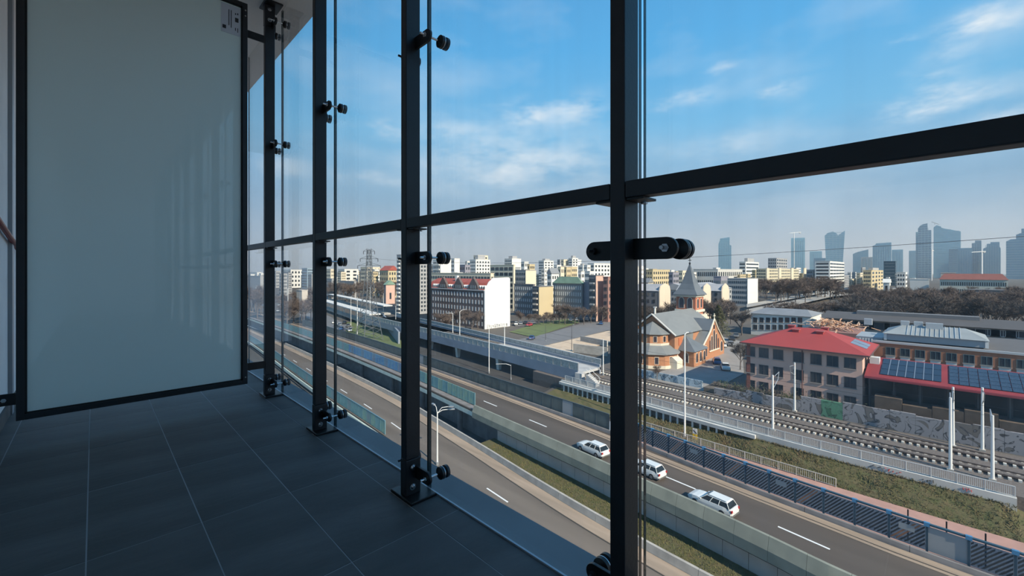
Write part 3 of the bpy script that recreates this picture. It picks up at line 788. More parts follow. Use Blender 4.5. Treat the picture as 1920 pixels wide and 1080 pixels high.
for px, py in ((1000, 729), (910, 698), (832, 674), (770, 660), (718, 650)):
    X, Y = ground(px, py, -25); Y = min(max(Y, 56), 170); X = vN(Y) + .9
    p = MB()
    for xx in (X, vF(Y)-1.2):
        p.prism([(xx-.35, Y-.45, -25.4), (xx+.35, Y-.45, -25.4), (xx+.75, Y-.45, -22.2), (xx-.75, Y-.45, -22.2)], (0, .9, 0))
    p.box(X-.6, vF(Y)-.5, Y-.5, Y+.5, -22.7, -22.15)
    p.build('pier', pier_m, vd)
MB().box(vN(52)-.2, vF(52), 49.6, 51.6, -25.4, -22.35).build('abutment', v_con, vd)
MB().box(vN(52)-.6, vN(52)+.6, 50.2, 51.8, -25.4, -20.4).build('abutment_pylon', v_con, vd)
struct(strip(off(cH, .6), off(vF, 3), 51, 170, -25.06, thick=.1), 'street_under_viaduct', mat('painted_shade_asphalt', (.055, .053, .052), .9, 0, .2, .3), 'asphalt street under the railway viaduct, darkened by painted shade', 'road')  # viaduct's shade is put into this near-black asphalt colour
ballast_v = strip(off(vN, .6), off(vF, -.5), 50, YV1, lambda y: rise(y)-.1, thick=.4, step=5).build('ballast', ballast_m, vd)
# stair flights at the viaduct's end
for px, py, lab in ((1076, 700, 'short concrete trackside stair with handrails by the viaduct end'),):
    X, Y = ground(px, py, -20.8); Y = 49.0; X = vN(51) - .1; s = thing('stair', (X, Y, Z_R), lab, 'stair')
    for k in range(7): MB().box(X-.55, X+.55, Y-.34*k-.34, Y-.34*k, Z_R-.3, -20.3 - k*.2).build('step', v_con, s)
    for dx in (-.6, .6):
        MB().tube([(X+dx, Y, -19.2), (X+dx, Y-2.4, -20.7), (X+dx, Y-2.4, -21.7)], .04, 6).tube([(X+dx, Y, -19.2), (X+dx, Y, -20.5)], .04, 6).build('handrail', white_steel, s)
# light masts
def lamp(px, py, ptop, zb, label, arms=(), r0=.12, name='light_mast', m=white_steel, x=None):
    X, Y = ground(px, py, zb); d = depth(X, Y); h = z_at(ptop, d) - zb
    t = thing(name, (X, Y, zb), label, 'light mast')
    MB().cyl((X, Y, zb), (X, Y, zb+h), r0, 8, r0*.6).build('pole', m, t)
    MB().cyl((X, Y, zb), (X, Y, zb+.5), r0*1.6, 8).build('pole_base', grey_steel, t)
    for dx, dy, up in arms:
        MB().tube([(X, Y, zb+h-.15), (X+dx*.4, Y+dy*.4, zb+h+up*.8), (X+dx, Y+dy, zb+h+up)], .05, 6).build('arm', m, t)
        dd = Vector((dx, dy, 0)).normalized(); pp_ = Vector((X+dx, Y+dy, zb+h+up)); sd = Vector((-dd.y, dd.x, 0))
        MB().obox(pp_ - sd*.17 - Vector((0, 0, .08)), dd*.75, sd*.34, (0, 0, .16)).build('lamp_head', grey_steel, t)
    return t
lamp(820, 872, 773, Z_N, 'white street lamp with three arms beside the lower road', [(1.5, -1.0, .35), (1.1, -1.3, .9), (.1, .9, .9)], .13)
lamp(1284, 822, 626, Z_U, 'tall white lighting mast at the low railing, in front of the church', [(1.0, -.2, .2)], .15)
lamp(917, 700, 614, Z_U, 'white mast in front of the viaduct, left of the blind wall corner', [], .12)
lamp(958, 712, 684, Z_U, 'curved grey street lamp under the viaduct', [(-2.2, 1.6, .3)], .1, m=grey_steel)
lamp(946, 651, 608, -20.6, 'white mast standing on the viaduct below the blind wall', [], .13)
lamp(1131, 704, 636, Z_R, 'white mast right of the viaduct stairs', [], .13)
lamp(849, 626, 587, -20.6, 'white mast on the viaduct in front of the dark tenement', [(-1.6, .2, .1)], .13)
lamp(862, 630, 584, -20.6, 'taller white mast on the viaduct in front of the dark tenement', [(2.2, .1, .5)], .13)
lamp(540, 592, 541, Z_U, 'white lamp mast behind the upper road, between the two far posts', [(.9, 0, .3)], .2)
lamp(480, 570, 537, Z_U, 'slim white lamp mast beside the frosted panel', [(.9, 0, .3)], .2)
lamp(670, 628, 556, Z_U, 'white lamp mast on the lawn below the pylon', [], .17)
lamp(658, 612, 556, Z_U, 'thin white lamp mast left of the lawn mast', [(.8, 0, .2)], .12)
lamp(694, 596, 538, Z_U, 'thin white mast right behind the lattice pylon', [], .14)
lamp(719, 586, 550, Z_U, 'thin white mast near the station canopy end', [], .14)
lamp(742, 618, 574, Z_U, 'thin white mast left of the second nearest post', [], .12)
lamp(1023, 640, 610, Z_U, 'dark street lamp beside the road past the lawn', [], .1, m=mat('dark_pole', (.07, .07, .07), .5))
lamp(1072, 658, 611, Z_U, 'tall dark street lamp with white head by the sandy slope', [(.9, .2, .2)], .11, m=mat('dark_pole', (.07, .07, .07), .5))
# road sign by the railing
X, Y = ground(1303, 828, Z_U); sg = thing('road_sign', (X, Y, Z_U), 'yellow and white striped road sign by the low railing', 'sign')
MB().cyl((X, Y, Z_U), (X, Y, Z_U+1.9), .04, 6).build('post', grey_steel, sg)
MB().box(X-.03, X+.03, Y-.32, Y+.32, Z_U+.35, Z_U+1.1).build('yellow_plate', mat('yellow_plate', (.80, .50, .03), .5), sg)
MB().box(X-.03, X+.03, Y-.32, Y+.32, Z_U+1.15, Z_U+1.9).build('white_plate', mat('white_plate', (.75, .75, .72), .5), sg)
MB().obox((X-.045, Y-.3, Z_U+1.3), (0, .5, .4), (0, .08, -.1), (.012, 0, 0)).build('stripe', ink, sg)

# ================================================================== BUILDINGS
win_m = mat('window_glass', (.035, .045, .055), .12, 0, spec=.6)
win_l = mat('pale_window_glass', (.16, .19, .21), .15)
frame_w = mat('white_frame', (.68, .68, .66), .5)
def grid(mb, o, u, n, W, z0, z1, nx, nz, wf=.5, hf=.55, dep=.12, mx=0.0):
    """window slabs on a face: o = lower corner (x, y), u = unit along the face, n = outward unit"""
    u, n = Vector((*u, 0)), Vector((*n, 0)); o = Vector((o[0], o[1], 0))
    cw, ch = (W-2*mx)/nx, (z1-z0)/nz
    for i in range(nx):
        for j in range(nz):
            p = o + u*(mx + cw*(i+.5-wf/2)) + Vector((0, 0, z0 + ch*(j+.5-hf/2))) - n*.1
            mb.obox(p, u*cw*wf, n*(.1+dep), (0, 0, ch*hf))
    return mb
def gable_roof(mb, x0, x1, y0, y1, z, h, axis='x', over=.4, hip=0.0):
    """solid pitched roof, ridge along axis, hip = ridge shortening at each end"""
    x0 -= over; x1 += over; y0 -= over; y1 += over
    if axis == 'x':
        ym = (y0+y1)/2; a, b = (x0+hip, ym, z+h), (x1-hip, ym, z+h)
        vs = [(x0,y0,z),(x1,y0,z),(x1,y1,z),(x0,y1,z),a,b]
        fs = [(0,3,2,1),(0,1,5,4),(1,2,5),(2,3,4,5),(3,0,4)]
    else:
        xm = (x0+x1)/2; a, b = (xm, y0+hip, z+h), (xm, y1-hip, z+h)
        vs = [(x0,y0,z),(x1,y0,z),(x1,y1,z),(x0,y1,z),a,b]
        fs = [(0,3,2,1),(1,2,5,4),(0,1,4),(3,0,4,5),(2,3,5)]
    return mb.add(vs, fs)

WM = {}
def wm(name, c, var=.05): return mat('wall_' + name, c, .85, 0, var, .15)
white_w = wm('white', (.68, .66, .62)); cream_w = wm('cream', (.66, .58, .44)); yellow_w = wm('yellow', (.54, .44, .27))
grey_w = wm('grey', (.34, .34, .34)); dkgrey_w = wm('dark_grey', (.17, .17, .175)); pink_w = wm('salmon', (.62, .40, .32))
violet_w = wm('violet_grey', (.26, .25, .29)); redbrown_w = wm('red_brown', (.30, .16, .13)); green_w = wm('pale_green', (.42, .47, .40))
beige_w = wm('beige', (.55, .49, .42)); roof_gr = mat('roof_grey', (.21, .22, .235), .7, 0, .1, .4); roof_green = mat('roof_verdigris', (.20, .30, .22), .7, 0, .15, .4)
roof_red = mat('roof_red_tile', (.34, .075, .05), .7, 0, .15, .5); roof_flat = mat('roof_felt', (.11, .105, .105), .9, 0, .1, .3)
BLK = []
def block(label, pl_, pc, pr, ytop, d, wall, side=None, nl=(0, 0), nr=(0, 0), base=None, wf=.5, hf=.5, win=None, name='apartment_block',
          cat='building', roof=None, band=False, pent=None, zbase_win=None, deep=12.0, skip=False):
    """box with the near corner at pixel pc: left face turned to us (-X), right face sunlit (-Y)"""
    X, Y = at_d(pc, d); zt = z_at(ytop, d); zb = -25.6 if base is None else base
    Y1 = on_x(pl_, X)[0] if pl_ < pc - .5 else Y + deep
    X1 = on_y(pr, Y)[0] if pr > pc + .5 else X + deep
    if pc > 1650: X1 = X + deep if (X1 < X or X1 > X + 40) else X1
    Y1 = min(Y1, Y + 160); X1 = min(X1, X + 160)
    bb = (X-1, X1+1, Y-1, Y1+1)
    if skip and any(a_ < bb[1] and b_ > bb[0] and c_ < bb[3] and e_ > bb[2] for a_, b_, c_, e_ in BLK): return None
    BLK.append(bb)
    r = thing(name, (X, Y, zb), label, cat)
    if side is None:
        MB().box(X, X1, Y, Y1, zb, zt).build('walls', wall, r)
    else:
        MB().box(X, X1, Y+.3, Y1, zb, zt).build('walls', wall, r)
        MB().box(X-.15, X1+.15, Y, Y+.3, zb, zt+.2).build('end_wall', side, r)
    z0 = zb + 1.5 if zbase_win is None else zbase_win
    m = MB()
    if nl[0]: grid(m, (X, Y+.5), (0, 1), (-1, 0), Y1-Y-1, z0, zt-.6, nl[0], nl[1], wf, hf)
    if nr[0]: grid(m, (X+.5, Y), (1, 0), (0, -1), X1-X-1, z0, zt-.6, nr[0], nr[1], wf, hf)
    if m.v: m.build('windows', win or win_m, r, kind='stuff')
    if band and nl[1]:
        b = MB(); ch = (zt-.6-z0)/nl[1]
        for j in range(nl[1]): b.box(X-.9, X, Y+1, Y1-1, z0+ch*j-.1, z0+ch*j+.75)
        b.build('balconies', band if band is not True else white_w, r, kind='stuff')
    if roof is None:
        t = MB(); e = .35; t.box(X-.2, X1+.2, Y-.2, Y1+.2, zt, zt+e); t.build('parapet', wall, r)
    elif roof[0] == 'gable':
        gable_roof(MB(), X, X1, Y, Y1, zt, roof[1], roof[3] if len(roof) > 3 else 'y', .5, roof[4] if len(roof) > 4 else 0).build('roof', roof[2], r)
    if pent:
        MB().box(X+(X1-X)*.25, X+(X1-X)*.75, Y+(Y1-Y)*.25, Y+(Y1-Y)*.75, zt, zt+pent).build('penthouse', grey_w, r)
    return r

# ---- pink three-storey house with the red hip roof
PX, PY0, PY1, PXB = 85.5, 8.7, 25.2, 98.4
ph = thing('office_house', (PX, (PY0+PY1)/2, -22.6), 'pink three-storey building with a red hip roof beside the railway', 'building')
pinkwall = mat('pink_render', (.60, .39, .315), .85, 0, .06, .3); brickred = mat('dark_red_brick', (.25, .095, .07), .85, 0, .15, 2)
MB().box(PX, PXB, PY0, PY1-.6, -22.8, -13.0).build('walls', pinkwall, ph)
MB().box(PX-.05, PXB, PY1-.6, PY1, -22.8, -13.0).build('end_wall', brickred, ph)
gable_roof(MB(), PX, PXB, PY0, PY1, -13.0, 2.75, 'y', .9, 7.2).build('roof', mat('red_metal_roof', (.33, .06, .058), .7, 0, .07, .4, spec=.15), ph)
MB().box(PX-.95, PXB+.95, PY0-.95, PY1+.95, -13.25, -13.0).build('eaves', mat('eaves_brown', (.12, .06, .055), .6), ph)
wfm = mat('window_frame_dark', (.10, .08, .075), .5)
def window_part(parent, x, y, z, w, h, axis='x', frame=wfm, glass=win_m, cross=True):
    """frame with pane, mullion; on a face with normal -X (axis x) or -Y (axis y), w centred"""
    f = MB(); t = .07
    def bx(a, b, c, d, e0, e1):
        if axis == 'x': f.box(x-e1, x-e0, y+a, y+b, z+c, z+d)
        else: f.box(x+a, x+b, y-e1, y-e0, z+c, z+d)
    for a, b, c, d in ((-w/2, -w/2+t, 0, h), (w/2-t, w/2, 0, h), (-w/2+t, w/2-t, 0, t), (-w/2+t, w/2-t, h-t, h)): bx(a, b, c, d, -.1, .06)
    if cross: bx(-.03, .03, t, h-t, -.1, .05)
    o = f.build('window', frame, parent)
    f = MB(); bx(-w/2+t*.5, w/2-t*.5, t*.5, h-t*.5, -.09, .02); f.build('pane', glass, o)
    s = MB(); f = s; bx(-w/2-.1, w/2+.1, -.12, -.005, -.1, .14); s.build('sill', mat('sill', (.30, .27, .25), .7), o)
    return o
for px in (1407, 1432, 1459, 1497, 1530, 1561, 1594):
    y = on_x(px, PX)[0]
    for z in (-21.6, -18.55, -15.5): window_part(ph, PX, y, z, 1.55, 1.75)
for x in (89, 93, 97):
    for z in (-18.55, -15.5): window_part(ph, x, PY0, z, 1.4, 1.7, 'y')
for px, py in ((1493, 632), (1538, 636), (1485, 614), (1547, 616)):
    X, Y = (90.5, on_x(px, 90.5)[0]) if py > 625 else (97, on_x(px, 97)[0])
    c = MB().box(X-.55, X+.55, Y-.5, Y+.5, -13, -10.6).build('chimney', mat('red_metal_roof', (.33, .06, .058), .55), ph)
    MB().box(X-.65, X+.65, Y-.6, Y+.6, -10.6, -10.45).build('chimney_cap', mat('red_cap', (.34, .08, .07), .6), c)
for k in range(2):                          # solar modules on the hip
    a = Vector((88.6 + k*2.4, 9.2, -12.35)); 
    MB().obox(Vector((89.6+2.9*k, 8.6, -12.72)), (2.6, 0, 0), (0, 2.1, .78), (0, -.03, .08)).build('solar_module', mat('solar_roof', (.16, .20, .27), .25), ph)
MB().cyl((PX-.12, 16.6, -22.6), (PX-.12, 16.6, -13.2), .08, 6).build('downpipe', mat('eaves_brown', (.12, .06, .055), .6), ph)

# ---- low building with red metal roof and solar panels
sb = thing('workshop_hall', (92, -6, -22.6), 'long low hall with red metal roof covered in solar panels', 'building')
EX, EZ, RX, RZ = 84.8, -16.1, 92.4, -14.2
HY0, HY1 = -24.0, 8.4
redm = mat('red_sheet_roof', (.25, .042, .048), .65, 0, .1, .5, spec=.2)
MB().prism([(EX, HY1, EZ), (RX, HY1, RZ), (RX, HY1, RZ-.22), (EX, HY1, EZ-.22)], (0, HY0-HY1, 0)).build('roof', redm, sb)
MB().box(EX-.18, EX, HY0, HY1, EZ-.32, EZ-.05).build('gutter', mat('red_gutter', (.28, .045, .055), .45), sb)
for y in ys(HY0, HY1, .62):
    pass
MB().box(88.0, 99.8, HY0, HY1-.2, -22.8, RZ-1.2).build('walls', mat('dark_hall_wall', (.095, .085, .08), .7, 0, .3, .5), sb)
sl = Vector((RX-EX, 0, RZ-EZ)); sn = Vector((-sl.z, 0, sl.x)).normalized(); su = sl.normalized(); SL = sl.length
solar = mat('solar_cell', (.018, .026, .045), .18, 0, .2, 2)
mod_a = MB().obox((0, 0, 0), su*1.9, Vector((0, -1.08, 0)), sn*.05).mesh('solar_module', solar)
frame_al = mat('module_frame', (.42, .44, .46), .4, .7)
def module(y, s, me): link_mesh('solar_module', me, sb, Vector((EX, y, EZ)) + su*s + sn*.06 - Vector(sb['_org']))
yA = on_x(1652, 87.5)[0]; yB_ = on_x(1768, 87.5)[0]
n = 7; stp = (yA - yB_)/n
mod_b = MB().obox((0, 0, 0), su*2.0, Vector((0, -(stp-.16), 0)), sn*.05).mesh('solar_module', solar)
for k in range(n):
    for j in range(3): module(yA - k*stp, 1.1 + j*2.1, mod_b)
bars = MB()
for k in range(1, n): bars.obox(Vector((EX, yA - k*stp + .02, EZ)) + su*1.1 + sn*.06, su*6.2, (0, .1, 0), sn*.06)
bars.build('mounting_rails', frame_al, sb, kind='stuff')
yS = on_x(1780, 87.5)[0]
mod_c = MB().obox((0, 0, 0), su*1.22, Vector((0, -.90, 0)), sn*.05).mesh('solar_module', mat('solar_cell_grid', (.030, .042, .066), .2, 0, .3, 3))
k = 0
while yS - k*.97 > HY0 + 1:
    for j in range(5): module(yS - k*.97, .95 + j*1.29, mod_c)
    k += 1
fcol = mat('hall_mullion', (.16, .15, .15), .5)
glz = mat('hall_glazing', (.03, .035, .038), .15)
for y in ys(HY0, HY1-.3, 2.9):
    MB().box(87.85, 88.0, y-.08, y+.08, -22.6, EZ).build('column', fcol, sb)
for y in ys(HY0, HY1-.3, 2.9)[:-1]:
    MB().box(87.93, 88.0, y+.25, y+2.65, -19.6, -17.0).build('glazed_bay', glz, sb)
    MB().box(87.9, 88.0, y+.2, y+2.7, -22.2, -20.2).build('wall_panel', mat('brown_boarding', (.20, .15, .11), .8, 0, .25, 1.5), sb)
tanb = mat('tan_brick', (.11, .08, .06), .85, 0, .25, 1.2)
for k, y in enumerate(ys(-24, 7.2, 3.12)[:-1]):
    MB().box(84.6, 86.4, y+.03, y+3.09, -22.6, -18.9 - (k % 3)*.35).build('brick_terrace', tanb, sb)
MB().box(89.5, 91, 7.0, 8.2, -15.1, -13.9).build('air_unit', white_steel, sb)

# ---- orange brick building behind the solar roof
ob = thing('school_building', (104, -5, -22.6), 'orange brick building with a row of tall windows behind the solar roof', 'building')
OX, OY1, OY0 = 100.0, 8.6, -26.0
orange = mat('orange_brick', (.34, .145, .08), .85, 0, .12, 1.6)
MB().box(OX, 122, OY0, OY1, -22.8, -12.75).build('walls', orange, ob)
MB().box(OX+.3, 122, OY0, OY1, -12.75, -12.66).build('roof', roof_flat, ob)
MB().box(OX-.15, OX+.3, OY0, OY1+.1, -12.75, -12.4).build('parapet', mat('zinc_cap', (.50, .50, .50), .5, .3), ob)
for px in (1669.5, 1697, 1725, 1754, 1784, 1816.7, 1850, 1884, 1918):
    y = on_x(px, OX)[0]
    window_part(ob, OX, y, -14.8, 1.25, 1.4, frame=mat('teal_frame', (.10, .15, .16), .5))
    MB().box(OX-.05, OX, y-.62, y+.62, -16.4, -14.95).build('white_spandrel', mat('white_spandrel', (.62, .62, .60), .7), ob)
sr = thing('roof_storey', (106, 0, -12.5), 'set-back silver metal roofed storey on top of the orange brick building', 'building')
MB().box(103, 113, -5.1, 7.2, -12.48, -11.3).build('walls', mat('pale_blue_cladding', (.33, .36, .385), .6, .1, .06, .5), sr)
gable_roof(MB(), 103, 113, -5.1, 7.2, -11.3, 1.35, 'y', .35, 2.6).build('roof', mat('silver_sheet', (.29, .31, .31), .6, .1, .1, .4), sr)
for y in ys(-2.2, 4.4, .6):
    MB().obox((102.7, y-.03, -11.26), (5.3, 0, 1.34), (0, .06, 0), (0, 0, .07)).build('standing_seam', mat('silver_seam', (.55, .58, .60), .4, .4), sr)
for y in (7.25, -5.15): MB().box(102.9, 103.05, y-.2, y+.2, -12.5, -11.2).build('corner_post', frame_w, sr)
for i, (px, x) in enumerate(((1628, 108), (1697, 108), (1722, 108), (1752, 107))):
    y = on_x(px, x)[0]; w = 1.2 if i < 3 else 2.2
    o = MB().box(x-.5, x+.5, y-w/2, y+w/2, -10.45, -9.3).add([], []).build('vent_unit', mat('unit_grey', (.45, .47, .48), .5, .3), sr)
# left flat part of that roof with a white slatted wall
MB().box(103.5, 112, 7.6, 11.5, -13.4, -12.3).build('flat_wing', mat('pale_blue_cladding', (.33, .36, .385), .6, .1), ob)
for k in range(5): MB().box(101.5, 101.7, 8.9+k*.42, 9.1+k*.42, -14.2, -12.4).build('slat', frame_w, ob)

# ---- pile of orange timber
tp = MB(); X, Y = at_d(1562, 98); 
for k in range(150):
    x, y = X + R.gauss(0, 2.2), Y + R.gauss(0, 2.6); z = -12.8 + max(0, 2.2 - .35*math.hypot(x-X, y-Y))*R.random()
    v = Vector((R.uniform(-1, 1), R.uniform(-1, 1), R.uniform(-.35, .35))).normalized()*R.uniform(1.0, 2.6); w = v.cross(Vector((0, 0, 1))).normalized()*.22
    tp.obox((x, y, z), v, w, (0, 0, .1))
o = tp.build('timber_pile', mat('orange_timber', (.55, .26, .13), .85, 0, 0, .9, col2=(.62, .48, .36)))
tag(o, 'heap of orange broken roof timber behind the red roof', 'timber', kind='stuff')
o2 = MB().box(X-6, X+7, Y-5, Y+5, -22.6, -13.35).build('shed', redbrown_w); tag(o2, 'flat brown shed under the heap of orange timber', 'shed')

# ---- graffiti wall by the tracks
def graffiti_mat(name, c0, c1, c2, sc):
    m = bpy.data.materials.new(name); m.use_nodes = True; nt = m.node_tree; b = nt.nodes['Principled BSDF']; N = nt.nodes.new; L = nt.links.new
    tc = N('ShaderNodeTexCoord'); n = N('ShaderNodeTexNoise'); n.inputs['Scale'].default_value = sc; n.inputs['Distortion'].default_value = .7; n.inputs['Detail'].default_value = 2
    L(tc.outputs['Object'], n.inputs['Vector'])
    r = N('ShaderNodeValToRGB'); r.color_ramp.interpolation = 'LINEAR'
    stops = [(.0, c0), (.36, c0), (.40, c0), (.408, c2), (.425, c2), (.432, c1), (.55, c1), (.556, c2), (.568, c2), (.575, c1), (.68, c1), (.70, c0), (1, c0)]
    el = r.color_ramp.elements; el[0].position = 0; el[0].color = (*c0, 1); el[1].position = 1; el[1].color = (*c0, 1)
    for p_, c_ in stops[1:-1]:
        e = el.new(p_); e.color = (*c_, 1)
    L(n.outputs['Fac'], r.inputs[0]); mx = r
    L(mx.outputs[0], b.inputs['Base Color']); b.inputs['Roughness'].default_value = .6
    return m
graf = graffiti_mat('silver_graffiti', (.15, .135, .125), (.27, .26, .27), (.05, .05, .055), .55)
graf_g = graffiti_mat('green_graffiti', (.05, .14, .08), (.10, .24, .15), (.04, .05, .05), .7)
graf_b = graffiti_mat('blue_graffiti', (.22, .30, .36), (.38, .46, .52), (.05, .06, .07), .8)
gw = thing('graffiti_wall', (80.3, 8, Z_R-.3), 'low trackside wall covered in silver graffiti lettering', 'wall')
for k, y in enumerate(ys(-24, 29, 2.65)[:-1]):
    zt = -19.75 + R.uniform(-.2, .15) - (.9 if y > 15 else 0) - (.3 if y > 22 else 0)
    m_ = graf_g if k == 13 else graf
    MB().box(80.1, 80.5, y+.015, y+2.64, Z_R-.5, zt).build('wall_panel', m_, gw)
gw2 = thing('graffiti_wall', (83, 40, Z_R-.3), 'low wall with blue graffiti in front of the church', 'wall')
for y in ys(32, 52, 2.5)[:-1]:
    MB().box(82.4+ (y-32)*.05, 82.7+(y-32)*.05, y+.015, y+2.49, Z_R-.5, -20.9).build('wall_panel', graf_b, gw2)
struct(MB().box(80.5, 87.9, -24, 31, -23.0, -21.5), 'bank', mat('scrub_ground', (.125, .105, .085), .95, 0, .35, 1.2, .5, 4), 'brown overgrown bank behind the graffiti wall')

# ---- long grey hall behind
lh = thing('depot_hall', (168, 5, -22.6), 'long dark grey flat hall in front of the bare grove', 'building')
LX = 158; LY1 = on_x(1548, LX)[0]; LY0 = -30
MB().box(LX, LX+16, LY0, LY1, -22.8, -14.0).build('walls', mat('hall_wall', (.27, .26, .24), .85, 0, .08, .2), lh)
MB().prism([(LX-1.2, LY1+1, -14.0), (LX+9, LY1+1, -12.6), (LX+17, LY1+1, -13.6), (LX+17, LY1+1, -14.0)], (0, LY0-LY1-1, 0)).build('roof', mat('hall_roof', (.085, .08, .08), .85, 0, .1, .2), lh)
MB().box(LX+6.5, LX+10, on_x(1840, LX)[0], on_x(1600, LX)[0], -13.4, -12.0).build('roof_lantern', dkgrey_w, lh)
for px in range(1562, 1925, 29):
    y = on_x(px, LX)[0]; w = 3.0
    if px > 1835: window_part(lh, LX, y, -16.0, 4.2, 1.6, frame=frame_w)
    else: window_part(lh, LX, y, -16.6, 4.6, 2.1, frame=dkgrey_w, cross=False)
# white two-storey house behind the church
hh = block('white two-storey house with small dark windows behind the red roof', 1408, 1520, 1540, 594, 138, white_w, None, (0, 0), (0, 0), -22.8, name='house', roof=('gable', 1.6, roof_gr, 'y', 3))
X, Y = at_d(1520, 138)
for i, px in enumerate((1416, 1428, 1440, 1452, 1464, 1476, 1488, 1500)):
    yy, d_ = on_x(px, X)
    for py in (597.5, 611): window_part(hh, X, yy, z_at(py, d_)-1.3, 1.3, 1.7)

# ---- church
ch = thing('church', (108, 48, -22.8), 'orange brick church with grey roofs and a pointed dark spire', 'church')
cbrick = mat('church_brick', (.40, .185, .095), .85, 0, .12, 2.0); stone = mat('pale_stone', (.66, .60, .48), .8); ctrim = mat('church_trim', (.62, .55, .45), .8)
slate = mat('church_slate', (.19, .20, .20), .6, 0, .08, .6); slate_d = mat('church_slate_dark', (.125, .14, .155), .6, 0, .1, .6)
leaded = mat('leaded_glass', (.04, .035, .045), .25)
def arch_poly(o, u, w, h, n=7):
    """pointed window outline on a vertical plane"""
    o, u = Vector(o), Vector(u); pts = [o - u*w/2, o + u*w/2, o + u*w/2 + Vector((0, 0, h-w*.8))]
    for k in range(1, n):
        t = k/float(n); pts.append(o + u*(w/2)*math.cos(t*math.pi) + Vector((0, 0, h-w*.8 + w*.8*math.sin(t*math.pi))))
    pts.append(o - u*w/2 + Vector((0, 0, h-w*.8)))
    return pts
def arch_window(o, u, nrm, w, h, parent=None, trim=True):
    p = parent or ch; nrm = Vector(nrm)
    f = MB().prism([q - nrm*.1 for q in arch_poly(Vector(o) - Vector((0, 0, .12)), u, w+.3, h+.3)], nrm*.16).build('window', ctrim if trim else cbrick, p)
    MB().prism([q + nrm*.0 for q in arch_poly(o, u, w, h)], nrm*.10).build('pane', leaded, f)
NX0, NX1, NYa, NYb, NE, NR = 97.0, 121.0, 44.0, 55.0, -14.9, -10.6
NM = (NYa+NYb)/2
MB().prism([(NX0, NYa, -22.9), (NX0, NYb, -22.9), (NX0, NYb, NE), (NX0, NM, NR-.2), (NX0, NYa, NE)], (NX1-NX0, 0, 0)).build('nave', cbrick, ch)
def roof_slab(p, thick=.25):
    """quad p lifted into a slab"""
    P = [Vector(q) for q in p]; n = (P[1]-P[0]).cross(P[3]-P[0]).normalized()
    if n.z < 0: n = -n
    return MB().prism(P, n*thick)
for ya in (NYa-.5, NYb+.5):
    ze = NE - .35
    roof_slab([(NX0-.4, ya, ze), (NX1, ya, ze), (NX1, NM, NR), (NX0-.4, NM, NR)]).build('nave_roof', slate, ch)
roof_edge = MB().tube([(NX0-.45, NYa-.5, NE-.2), (NX0-.45, NM, NR+.2), (NX0-.45, NYb+.5, NE-.2)], .2, 6).build('verge', mat('church_trim_pale', (.60, .58, .54), .8), ch)
MB().cyl((NX0+1.2, NM, NR), (NX0+1.2, NM, NR+1.7), .25, 8).box(NX0+.85, NX0+1.55, NM-.35, NM+.35, NR+1.7, NR+1.85).build('vent_pipe', white_w, ch)
# transept with the sunlit gable
TX0, TX1, TYf, TE, TR = 107.2, 121.8, 41.5, -18.6, -12.6
TM = (TX0+TX1)/2
MB().prism([(TX0, TYf, -22.9), (TX1, TYf, -22.9), (TX1, TYf, TE-.8), (TM+2.6, TYf, -15.4), (TM, TYf, TR-.1), (TM-2.6, TYf, -15.4), (TX0, TYf, TE)], (0, NM-TYf, 0)).build('transept', cbrick, ch)
for xe, ze in ((TX0-.4, TE-.2), (TX1+.4, TE-1.0)):
    sgn = -1 if xe < TM else 1
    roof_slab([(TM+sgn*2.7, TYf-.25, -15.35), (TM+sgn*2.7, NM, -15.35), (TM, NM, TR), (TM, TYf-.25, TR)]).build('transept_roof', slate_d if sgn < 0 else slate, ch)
    roof_slab([(xe, TYf-.25, ze), (xe, NYa, ze), (TM+sgn*2.7, NYa, -15.55), (TM+sgn*2.7, TYf-.25, -15.55)]).build('aisle_roof', slate, ch)
MB().tube([(TX0-.3, TYf-.12, TE), (TM-2.65, TYf-.12, -15.2), (TM, TYf-.12, TR+.25), (TM+2.65, TYf-.12, -15.2), (TX1+.3, TYf-.12, TE-.8)], .22, 6).build('gable_coping', stone, ch)
cr_ = MB().box(TM-.1, TM+.1, TYf-.2, TYf, TR+.3, TR+1.7).box(TM-.5, TM+.5, TYf-.2, TYf, TR+.95, TR+1.2).build('gable_cross', stone, ch)
for dx, w, h in ((-1.5, .75, 3.6), (0, .9, 5.0), (1.5, .75, 3.9)): arch_window((TM+dx, TYf, -20.2), (1, 0, 0), (0, -1, 0), w, h, trim=True)
arch_window((TM-2.8, TYf, -20.2), (1, 0, 0), (0, -1, 0), .6, 2.6, trim=False); arch_window((TM+2.9, TYf, -20.2), (1, 0, 0), (0, -1, 0), .6, 2.6, trim=False)
for dx in (-5.4, 5.3): arch_window((TM+dx, TYf, -21.3), (1, 0, 0), (0, -1, 0), 1.2, 2.6)
MB().box(TM-3.4, TM+3.4, TYf-.25, TYf, -20.5, -20.25).build('sill_course', stone, ch)
MB().box(TM-.35, TM+.35, TYf-.12, TYf, -14.9, -13.9).build('gable_niche', leaded, ch)
